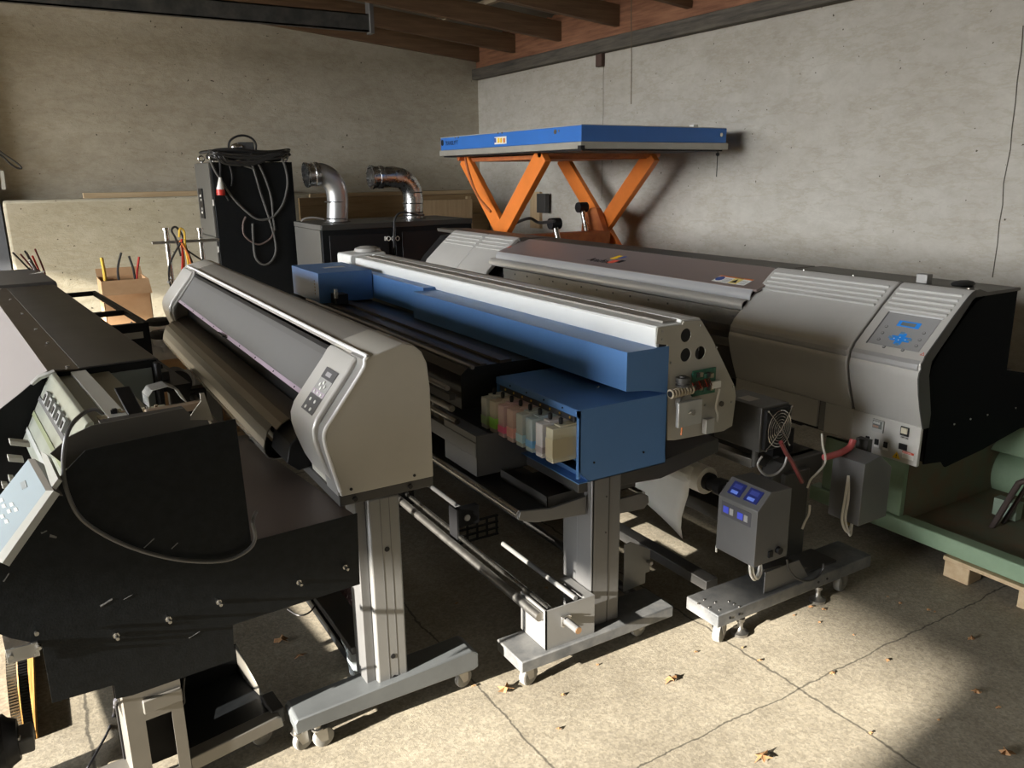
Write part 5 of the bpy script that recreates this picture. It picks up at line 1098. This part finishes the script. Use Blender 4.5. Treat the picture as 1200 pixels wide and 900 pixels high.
# wall mounted board and box on the right wall
R = thing('socket_board', 'upright board with a dark socket box fixed to the right wall behind the lift', 'socket', (5.3, 8.2, 1.2))
p = W0.X(622, 250, 5.32); q = W0.X(633, 225, 5.32)
MB().box(5.31, 5.349, q[1], p[1], 1.0, q[2]).done('board', BOARDZ, R)
p2 = W0.X(633, 249, 5.30); q2 = W0.X(643, 227, 5.30)
MB().box(5.25, 5.308, q2[1], p2[1], p2[2], q2[2]).done('socket_box', CHAR, R, bevel=.004)

# metal rack with wires, cardboard box, wrap, wheels
R = thing('metal_rack', 'thin bright metal frame standing before the back wall left of the cabinet', 'rack', (1.2, 7.6, 0))
yy = 7.6; a = W0.Y(178, 284.5, yy); b = W0.Y(257, 285, yy)
MB().box(a[0], b[0], yy-.015, yy+.015, a[2]-.015, a[2]+.010).done('cross_bar', STEELD, R, bevel=.002)
for px in (196, 236):
    t = W0.Y(px-1, 270, yy); MB().cyl((t[0], yy+.04, 0), (t[0], yy+.04, t[2]), .022, 14).done('post', STEEL, R); MB().cyl((t[0], yy+.04, t[2]), (t[0], yy+.04, t[2]+.02), .03, 14).done('post_cap', STEEL, R)
MB().box(a[0], b[0], yy-.015, yy+.015, .25, .28).done('cross_bar', STEELD, R)
ws = [([(212, 300), (206, 280), (201, 270), (206, 266), (213, 275), (218, 290), (222, 315)], CABLE), ([(211, 282), (215, 300), (216, 325)], ORC), ([(213, 280), (214, 300), (213, 325)], REDC), ([(214, 282), (224, 305), (230, 325)], CABLE),
      ([(212, 284), (203, 300), (198, 315), (200, 335), (210, 345)], CABLE), ([(214, 290), (232, 302), (242, 308)], CABLE), ([(210, 278), (211, 268), (216, 272), (217, 288), (221, 310)], YELC), ([(213, 285), (221, 300), (226, 322)], ORC)]
for i, (pt, m) in enumerate(ws):
    o = MB().tube([W0.Y(px, py, yy-.06-.008*i) for px, py in pt], .009, 6).done('loose_wire', m); tag(o, 'wire of the mixed black, red and orange bundle draped over the metal frame', 'wire', 'wire bundle on the metal frame')
R = thing('cardboard_box', 'tall open cardboard box with wires sticking out, in front of the back wall', 'box', (.53, 6.2, 0))
yb2 = 7.0; xa, xb = W0.Y(118, 328, yb2)[0], W0.Y(174, 325, yb2)[0]; zt = .86
m = MB(); m.box(xa, xb, yb2, yb2+.006, 0, zt); m.box(xa, xb, yb2+.40, yb2+.406, 0, zt); m.box(xa, xa+.006, yb2, yb2+.4, 0, zt); m.box(xb-.006, xb, yb2, yb2+.4, 0, zt); m.box(xa, xb, yb2, yb2+.4, 0, .006)
m.done('carton', CARD, R)
MB().hexa([(xa, yb2-.12, zt-.10), (xb, yb2-.12, zt-.10), (xb, yb2, zt), (xa, yb2, zt), (xa, yb2-.12, zt-.095), (xb, yb2-.12, zt-.095), (xb, yb2, zt+.005), (xa, yb2, zt+.005)]).done('flap', CARD, R)
MB().hexa([(xa, yb2+.406, zt), (xb, yb2+.406, zt), (xb, yb2+.46, zt+.06), (xa, yb2+.46, zt+.06), (xa, yb2+.41, zt), (xb, yb2+.41, zt), (xb, yb2+.464, zt+.06), (xa, yb2+.464, zt+.06)]).done('flap', CARD, R)
for i, (pt, m, lab) in enumerate((([(124, 334), (122, 318), (119, 302)], YELC, 'yellow pair of wires standing up from the cardboard box'), ([(140, 332), (138, 315), (142, 296)], CABLE, 'black wire standing up alone from the cardboard box'),
      ([(159, 332), (156, 315), (151, 300)], CABLE, 'black wire crossing beside the red wire in the cardboard box'), ([(160, 332), (161, 316), (163, 301)], REDC, 'red wire standing up from the cardboard box'))):
    o = MB().tube([W0.Y(px, py, yb2+.12) for px, py in pt]+[], .013 if m is YELC else .009, 8).done('loose_wire', m); tag(o, lab, 'wire')
R = thing('cardboard_box', 'lower cardboard box wrapped in clear film beside the grey printer far end', 'box', (.70, 5.2, 0))
MB().box(.44, .90, 4.95, 6.25, .119, .60).done('carton', CARD, R, bevel=.01)
m = MB(); m.b.free(); m = MB()
wr = bmesh.ops.create_grid(m.b, x_segments=22, y_segments=22, size=.5)
for v in wr['verts']:
    x, y = v.co.x, v.co.y; z = .575+.05*noise.noise(Vector((x*7, y*7, 1)))+.03*noise.noise(Vector((x*19, y*17, 4))); 
    ex = max(0, abs(x)-.40)*3.5; ey = max(0, abs(y)-.40)*3.5; v.co = Vector((.67+x*.52, 5.6+y*1.42, z+.055-ex*.5-ey*.5))
o = m.done('clear_wrap', mat('clear_wrap', (.85, .87, .9), .2, alpha=.6), R); md = o.modifiers.new('s', 'SOLIDIFY'); md.thickness = .001
R = thing('pallet', 'timber pallet in the gap beside the grey printer', 'pallet', (.6, 5.3, 0))
for k in range(7): MB().box(.38, .98, 4.72+k*.25, 4.90+k*.25, .09, .118).done('deck_board', BOARD, R, bevel=.002)
for x in (.38, .63, .88): MB().box(x, x+.10, 4.72, 6.4, 0, .09).done('bearer', BOARD, R)
for i, (px, py, z) in enumerate(((192, 373, .62), (192, 405, .50))):
    p = [(.70, 5.85, .672), (.655, 5.35, .672), (.74, 6.1, .672)][i]; R = thing('rubber_wheel', ['black rubber disc wheel on the clear film, the farther of two', 'black rubber disc wheel on the clear film, the nearer of two'][i], 'wheel', p, 0, 'rubber wheels on the wrapped box')
    MB().lathe((p[0], p[1], p[2]), (0, 0, 1), [(0, .07), (.008, .085), (.035, .085), (.043, .07), (.044, .03), (.03, .028)], 24).done('tyre', RUB, R); MB().cyl((p[0], p[1], p[2]+.03), (p[0], p[1], p[2]+.046), .022, 14).done('hub', CHAR, R)
# black motor with hub below the grey printer guide
p = W0.X(207, 447, .50)
R = thing('take_up_motor', 'black round motor block on a stand seen through the gap beside the grey printer', 'motor', (p[0], p[1], 0))
MB().lathe((p[0], p[1]-.05, p[2]), (0, 1, 0), [(0, .030), (.004, .060), (.10, .060), (.11, .05)], 24).done('housing', BLK, R, bevel=.0)
MB().cyl((p[0], p[1]-.056, p[2]), (p[0], p[1]-.049, p[2]), .012, 14).done('hub', WPL, R)
MB().box(p[0]-.04, p[0]+.12, p[1]-.03, p[1]+.05, p[2]-.16, p[2]-.04).done('gearbox', BLK, R, bevel=.008); MB().box(p[0]+.0, p[0]+.06, p[1]-.02, p[1]+.04, 0, p[2]-.16).done('stand', CHAR, R)
MB().cyl((p[0]+.06, p[1]-.9, p[2]-.08), (p[0]+.06, p[1]-.03, p[2]-.08), .016, 14).done('core_bar', STEELD, R)

# left edge: cable loop, tag strip and post on the back wall
R = thing('wall_post', 'dark steel post at the left edge against the back wall', 'post', (-.32, 9.55, 0))
MB().box(-.36, -.17, 9.50, 9.66, 0, 3.2).done('post', mat('post_dark', (.10, .11, .13), .6, .2, var=.1), R)
MB().hexa([W0.Y(px, py, y) for y in (9.48, 9.495) for px, py in ((2, 222), (7, 222), (4, 200), (0, 200))]).done('tag_strip', mat('tag_grey', (.42, .42, .38), .6), R)
o = MB().tube([W0.Y(px, py, 9.46) for px, py in ((-2, 176), (6, 182), (14, 187), (22, 193), (25, 197), (20, 197), (12, 192), (5, 185), (-2, 180))], .010, 6).done('cable_loop', CABLE); tag(o, 'black cable loop hanging off the post at the left edge of the photo', 'cable')

# ================================================================ LIFT TABLE
def lift():
    R = thing('scissor_lift_table', 'orange scissor lift table raised high with a blue platform in the corner', 'lift table', (4.35, 6.1, 0))
    x0, x1, y0, y1, zb_, zt = 3.60, 5.08, 4.96, 7.29, 1.835, 1.985
    P = MB().box(x0, x1, y0, y1, zb_+.035, zt).done('platform', BLUEC, R, bevel=.004)
    MB().box(x0+.001, x1-.001, y0+.001, y1-.001, zt+.0005, zt+.006).done('deck', mat('deck_pale', (.45, .45, .42), .5, .3), P)
    TB = MB().box(x0-.012, x1+.012, y0-.012, y1+.012, zb_-.018, zb_+.034).done('toe_guard', mat('toe_guard_grey', (.42, .41, .37), .45, .5, var=.08), R, bevel=.003)
    MB().box(x0+.02, x1-.02, y0+.02, y1-.02, zb_-.03, zb_-.019).done('underside', BLK, R)
    MB().box(x0-.018, x0+.02, y0-.018, y0+.02, zb_-.022, zb_+.006).done('corner_piece', BLK, TB)
    def leg(x, ya, za, yb, zb, w, t, m, nm='scissor_arm'):
        d = Vector((0, yb-ya, zb-za)).normalized(); n = Vector((0, -d.z, d.y))*w/2; a = Vector((x, ya, za)); b = Vector((x, yb, zb)); k = Vector((t, 0, 0))
        mm = MB(); mm.hexa([a-n, b-n, b-n+k, a-n+k, a+n, b+n, b+n+k, a+n+k]); return mm.done(nm, m, R, bevel=.006)
    for k, x in enumerate((3.70, 4.86)):
        leg(x+.07, 7.17, 1.80, 5.63, .34, .16, .055, ORA); leg(x, 5.65, 1.80, 7.17, .34, .16, .065, ORA)
        MB().cyl((x-.01, 6.40, 1.07), (x+.135, 6.40, 1.07), .035, 18).done('pivot', ORAD, R)
    MB().cyl((3.70, 7.12, 1.80), (4.98, 7.12, 1.80), .03, 14).done('top_shaft', ORAD, R); MB().cyl((3.70, 5.68, 1.80), (4.98, 5.68, 1.80), .03, 14).done('top_shaft', ORAD, R)
    MB().box(3.80, 4.90, 5.70, 7.1, 1.76, 1.795).done('sub_frame', ORAD, R)
    MB().box(3.84, 4.86, 6.20, 6.34, .94, 1.10).done('torque_beam', ORAD, R, bevel=.006)
    MB().prism([(6.20, 1.10), (6.58, 1.02), (6.55, 1.20), (6.42, 1.31), (6.33, 1.31)], 4.78, 4.84, 'x').done('ram_bracket', ORAD, R)
    for x in (4.70, 4.05):
        a = Vector(W0.X(682, 243, 4.70)); b = Vector(W0.X(691, 287, 4.70))
        if x < 4.5: a = Vector(W0.X(650, 262, x)); b = Vector(W0.X(655, 285, x))
        dd = (b-a).normalized(); MB().cyl(a, a+dd*.5, .026, 16).done('ram_rod', STEEL, R); MB().cyl(a+dd*.5, a+dd*.85, .045, 16).done('ram_body', BLK, R); MB().lathe(a-Vector((.05, 0, 0)), (1, 0, 0), [(0, .05), (.1, .05)], 16).done('ram_eye', BLK, R)
    for x in (3.74, 4.90): MB().box(x, x+.10, 5.15, 7.25, .0, .26).done('base_rail', ORA, R, bevel=.006)
    for y in (5.15, 7.15): MB().box(3.84, 4.90, y, y+.10, .0, .16).done('base_cross_member', ORA, R, bevel=.006)
    # marks on the platform side
    def dec(nm, m, px, py, w, h, off=0): p = W0.X(px, py, x0); return decal(P, nm, m, (x0, p[1]+w/2, p[2]-h/2), (0, -1, 0), (0, 0, 1), w, h, .0015, off)
    dec('safety_sticker', WPL, 586.5, 164.5, .20, .060)
    for px, m in ((580.5, mat('logo_blue')), (584.5, YEL), (587.5, YEL), (591, ORC)): dec('sticker_symbol', m, px, 164.5, .032, .038, .0018)
    p = W0.X(518.5, 167.5, x0); MB().lathe(p, (-1, 0, 0), [(0, .028), (.002, .028)], 18).done('logo_disc', BLK, P)
    p = W0.X(521.5, 169, x0); text('TRANSLYFT', BLK, P, (x0-.001, p[1], p[2]-.012), (0, -1, 0), (0, 0, 1), .055, width=.95)
    for px, py in ((533.5, 161.5), (537.5, 161), (584, 156), (588.5, 155.8), (651, 154.5), (655, 153.5)):
        p = W0.X(px, py, x0); MB().cyl(p, (p[0]-.004, p[1], p[2]), .008 if px != 651 else .018, 10).done('bolt', STEEL, P)
    p = W0.Y(845, 158, y0); MB().cyl(p, (p[0], p[1]-.006, p[2]), .016, 12).done('bolt', STEEL, P)
    p = W0.Y(816, 151, y0+.1); MB().box(p[0]-.03, p[0]+.02, p[1], p[1]+.05, zt+.006, zt+.03).done('deck_lug', WPL, P)
    MB().cyl((x1-.06, y0+.03, 1.60), (x1-.06, y0+.03, 1.82), .004, 6).done('release_cord', BLK, R); MB().ball((x1-.06, y0+.03, 1.78), .018, sub=1).done('cord_knob', BLK, R)
    MB().tube([W0.X(px, py, 3.66) for px, py in ((545, 185), (550, 205), (560, 230), (575, 248))], .012, 8).done('hydraulic_hose', ORAD, R)
    MB().tube([W0.X(px, py, 4.0) for px, py in ((603, 262), (612, 258), (622, 256), (632, 261), (650, 259))], .014, 8).done('hydraulic_hose', CABLE, R)
lift()

# ================================================================ GREEN MACHINE ON ITS PALLET
R = thing('machine_base', 'green cast machine base with round housing on a pallet under the silver printer end', 'machine', (3.6, 1.8, .09))
MB().box(3.10, 3.17, .6, 2.35, .092, .165).done('front_sill', GRN, R, bevel=.006)
MB().box(3.17, 4.5, .6, 2.35, .092, .135).done('bed', RUST, R)
MB().box(3.12, 3.15, 1.89, 2.30, .166, .425).done('end_post', GRN, R, bevel=.004)
MB().box(3.151, 4.3, 1.89, 1.93, .136, .425).done('end_web', RUST, R)
MB().lathe((3.96, 2.02, .215), (0, -1, 0), [(0, .02), (.0, .10), (.03, .13), (.06, .137), (.065, .125), (1.4, .125), (1.4, .02)], 32).done('round_housing', GRN, R)
MB().hexa([(3.80, .7, .345), (4.4, .7, .345), (4.4, 1.90, .345), (3.80, 1.90, .345), (3.86, .7, .47), (4.34, .7, .47), (4.34, 1.84, .47), (3.86, 1.84, .47)]).done('gear_cover', GRN, R, bevel=.006)
MB().box(3.85, 4.35, .72, 1.83, .4701, .476).done('dusty_top', mat('dusty_top', (.22, .19, .13), .9, dirt=(.30, .30, .2), scale=6), R)
MB().box(3.55, 3.60, 1.62, 1.72, .14, .22).done('junction_plate', mat('pale_green', (.20, .25, .19), .5), R)
o = MB().tube([W0.X(px, py, 3.42) for px, py in ((1203, 563), (1194, 566), (1160, 622), (1168, 632), (1205, 641))], .013, 10, smooth=False).done('bent_steel_rod', mat('rod_rust', (.05, .035, .03), .6, .3)); tag(o, 'bent dark steel rod frame leaning inside the green machine', 'rod')
o = MB().tube([W0.X(px, py, 3.50) for px, py in ((1203, 570), (1172, 618), (1180, 628), (1205, 632))], .009, 10, smooth=False).done('bent_steel_rod', mat('rod_rust')); tag(o, 'thinner bent steel rod behind the dark rod frame in the green machine', 'rod')
R = thing('pallet', 'raw timber pallet carrying the green machine', 'pallet', (3.5, 1.4, 0))
for y in (1.545, .95): 
    for x in (3.085, 3.8): MB().box(x, x+.10, y, y+.105, 0, .073).done('block', BOARDP, R, bevel=.004)
MB().box(3.08, 3.16, .6, 1.655, .0735, .091).done('deck_board', BOARDP, R, bevel=.002); MB().box(3.80, 3.90, .6, 1.655, .0735, .091).done('deck_board', BOARDP, R, bevel=.002)
p = W0.X(1186, 718, 3.085); MB().box(3.085, 3.185, 1.26, 1.355, 0, .073).done('block', BOARDP, R, bevel=.004)
# dark things beyond the silver printer on the right
R = thing('steel_shelf', 'dark steel shelf jutting out beyond the black side panel at the right edge', 'shelf', (4.6, 2.6, 0))
p = W0.Y(1185, 432, 2.6); MB().box(p[0], 5.2, 2.6, 3.0, p[2]-.02, p[2]).done('top', mat('shelf_grey', (.12, .12, .12), .4, .3), R)
for x in (4.75, 5.15): MB().box(x, x+.04, 2.65, 2.69, 0, p[2]-.02).done('leg', CHAR, R)
MB().box(p[0]+.1, 5.1, 2.7, 2.95, p[2]+.0005, p[2]+.06).done('rusty_block', mat('rusty_iron'), R, bevel=.01)

# ================================================================ LOOSE THINGS NEAR THE FLOOR
R = thing('cloth_tray', 'black channel tray lying under the grey printer with a rag in it', 'tray', (.78, 2.6, 0))
m = MB(); m.box(.745, .93, 2.35, 3.3, .022, .026); m.box(.742, .747, 2.35, 3.3, .022, .06); m.box(.928, .932, 2.35, 3.3, .022, .06)
m.done('tray', BLKM, R)
for y in (2.5, 3.1): MB().box(.76, .91, y, y+.05, 0, .0215).done('foot', CHAR, R)
MB().box(.78, .86, 2.85, 3.2, .027, .035).done('bright_strip', STEELD, R)
p = W0.Z(415, 700, .10)
m = MB(); r_ = bmesh.ops.create_icosphere(m.b, subdivisions=5, radius=1)
for v in r_['verts']:
    c = v.co.copy(); n1 = noise.noise(c*1.6+Vector((3, 1, 2))); n2 = abs(noise.noise(c*4.0)); n3 = abs(noise.noise(c*9.0)); s = 1+.35*n1-.42*n2-.16*n3
    v.co = Vector((.83+c.x*.075*s, 2.66+c.y*.15*s, max(.030, .075+c.z*.062*s)))
o = m.done('rag', CLOTH); tag(o, 'crumpled mauve rag lying in the black tray beside the grey printer leg', 'rag')
R = thing('clear_bracket', 'pale translucent plastic bracket beside the black tray', 'bracket', (.76, 2.34, 0))
MB().prism([(2.27, .0), (2.27, .02), (2.33, .09), (2.345, .12), (2.40, .12), (2.40, .09), (2.35, .07), (2.33, .0)], .735, .775, 'x').done('bracket', mat('ice_plastic', (.5, .55, .58), .2, alpha=.9), R, bevel=.004)
o = MB().tube([(W0.Z(px, py, .06)) for px, py in ((337, 714), (350, 721), (362, 718), (370, 708), (372, 698))], .0032, 8).done('floor_cable', CABLE); tag(o, 'thin black cable curving on the floor below the black end plate', 'cable', None)
o = MB().tube([(W0.Z(px, py, .05)) for px, py in ((366, 700), (372, 710), (380, 717), (392, 719))], .003, 8).done('floor_cable', CABLE); tag(o, 'second thin black cable running to the black tray', 'cable', None)
o = MB().tube([W0.Y(px, py, 2.10) for px, py in ((216, 794), (215, 810), (216, 822), (214, 826))], .003, 8).done('dangling_lead', CABLE); tag(o, 'short black lead hanging below the black end plate', 'cable')
# bottom-left: zinc bracket, cable chain, orange board, grey cable, black motor
R = thing('zinc_bracket', 'folded zinc bracket bolted to the left lower corner of the black end plate', 'bracket', (-.2, 1.86, .6))
q = [F4.Y(px, py, -.004) for px, py in ((6, 762), (9, 778), (47, 768), (44, 752))]
MB().hexa([F4.m @ Vector((p[0], p[1]-.002, p[2])) for p in q]+[F4.m @ Vector((p[0], p[1], p[2])) for p in q]).done('face', GALV, R, bevel=.001)
q = [F4.Y(px, py, -.004) for px, py in ((5, 757), (6, 762), (44, 752), (42, 745))]; q2 = [F4.m @ Vector((p[0], p[1]+(0 if i in (1, 2) else .08), q[1 if i < 2 else 2][2]+.001)) for i, p in enumerate(q)]
MB().hexa([v-Vector((0, 0, .002)) for v in q2]+q2).done('flange', GALV, R)
for px, py in ((43, 741), (46, 758), (13, 769)): p = F4.m @ Vector(F4.Y(px, py, -.006)); MB().cyl(p, p-Vector((0, .008, 0)), .005, 8).done('bolt', STEEL, R)
m = MB()
R = thing('cable_chain', 'black and silver ribbed cable chain hanging to the floor at the left edge', 'cable chain', (-.22, 2.6, 0))
P0 = [F4.m @ Vector(F4.Y(px, py, .55)) for px, py in ((19, 762), (20, 790), (23, 820), (27, 850), (30, 866))]
for i in range(36):
    t = i/35*(len(P0)-1); k = min(int(t), len(P0)-2); p = P0[k].lerp(P0[k+1], t-k)
    for s, mm in ((-1, STEEL), (1, BLK)):
        MB().box(p.x+.014*s-.012, p.x+.014*s+.012, p.y-.012, p.y+.012, p.z-.0018, p.z+.0018).done('chain_link', mm, R)
o = MB().box(-.235, -.185, 2.52, 3.4, .001, .03).done('orange_board', wood('orange_timber', (.50, .25, .06), (.62, .35, .10), 1), bevel=.003); tag(o, 'orange stained timber strip on the floor behind the cable chain', 'board')
o = MB().tube([F4.m @ Vector(F4.Y(135, 820, .05))]+[W0.Z(px, py, .012) for px, py in ((133, 838), (126, 858), (114, 880), (100, 905))], .004, 8).done('grey_cable', mat('cable_bluegrey', (.20, .20, .23), .4)); tag(o, 'blue-grey cable running down over the floor left of the printer foot', 'cable')
R = thing('drive_motor', 'black ribbed motor housing cut by the lower left corner of the photo', 'motor', (-.28, 1.7, .3))
a = Vector(W0.Y(2, 872, 2.30)); 
MB().lathe(a+Vector((-.10, 0, 0)), (1, 0, 0), [(0, .06), (.01, .078), (.11, .078), (.12, .065), (.14, .055)], 28).done('housing', BLK, R)
MB().box(a.x+.0, a.x+.075, a.y-.03, a.y+.05, a.z-.035, a.z+.012).done('terminal_box', DGREY, R, bevel=.006)
MB().cyl(a+Vector((.04, -.02, .012)), a+Vector((.04, -.02, .020)), .008, 10).done('bolt', STEEL, R)
MB().box(a.x-.06, a.x+.0, a.y-.04, a.y+.04, 0, a.z-.06).done('stand', CHAR, R)

# dead leaves on the concrete
def leaf(x, y, s, ang, seed, lab, grp):
    rnd = random.Random(seed); m = MB(); n = 11; ring = []
    c = m.b.verts.new((x, y, .006+.010*s/.03))
    for i in range(n):
        a = ang+2*math.pi*i/n; r = s*(1.0 if i % 2 == 0 else .48)*rnd.uniform(.75, 1.15); ring.append(m.b.verts.new((x+r*math.cos(a), y+.7*r*math.sin(a), .002+rnd.uniform(0, .5)*s)))
    for i in range(n): m.b.faces.new([c, ring[i], ring[(i+1) % n]])
    o = m.done('dead_leaf', LEAF, smooth=False); md = o.modifiers.new('s', 'SOLIDIFY'); md.thickness = .0012; tag(o, lab, 'leaf', grp)
lv = [(786, 798, .030, 'curled dark leaf alone in the sunlit floor before the blue printer foot'), (592, 810, .030, 'crumbled brown leaf on the sunlit floor left of the blue printer caster'), (893, 890, .032, 'brown leaf at the bottom edge of the photo'), (330, 752, .034, 'pale curled leaf in the shade below the black end plate'), (352, 770, .022, 'small dark leaf in the shade below the black end plate'),
      (1144, 812, .020, 'dark leaf just inside the shadow edge at lower right'), (1178, 884, .032, 'brown leaf in the shade at the lower right corner'), (1138, 750, .022, 'tan leaf on the sunlit floor near the pallet')]
for i, (px, py, s, lab) in enumerate(lv): p = W0.Z(px, py, 0); leaf(p[0], p[1], s, i, i+1, lab, None)
sm = [(555, 805), (640, 770), (660, 815), (655, 855), (840, 700), (870, 760), (930, 722), (950, 712), (965, 715), (985, 690), (1040, 700), (1055, 708), (1088, 716), (1095, 718), (1040, 775), (975, 790), (890, 775), (815, 765), (960, 730), (1000, 745), (620, 760), (700, 780), (535, 708), (600, 640), (640, 690), (520, 625), (1020, 860), (1100, 845), (1170, 830)]
for i, (px, py) in enumerate(sm): p = W0.Z(px, py, 0); leaf(p[0], p[1], random.uniform(.006, .013), i, 50+i, 'small brown leaf crumb scattered on the concrete floor', 'leaf crumbs on the floor')
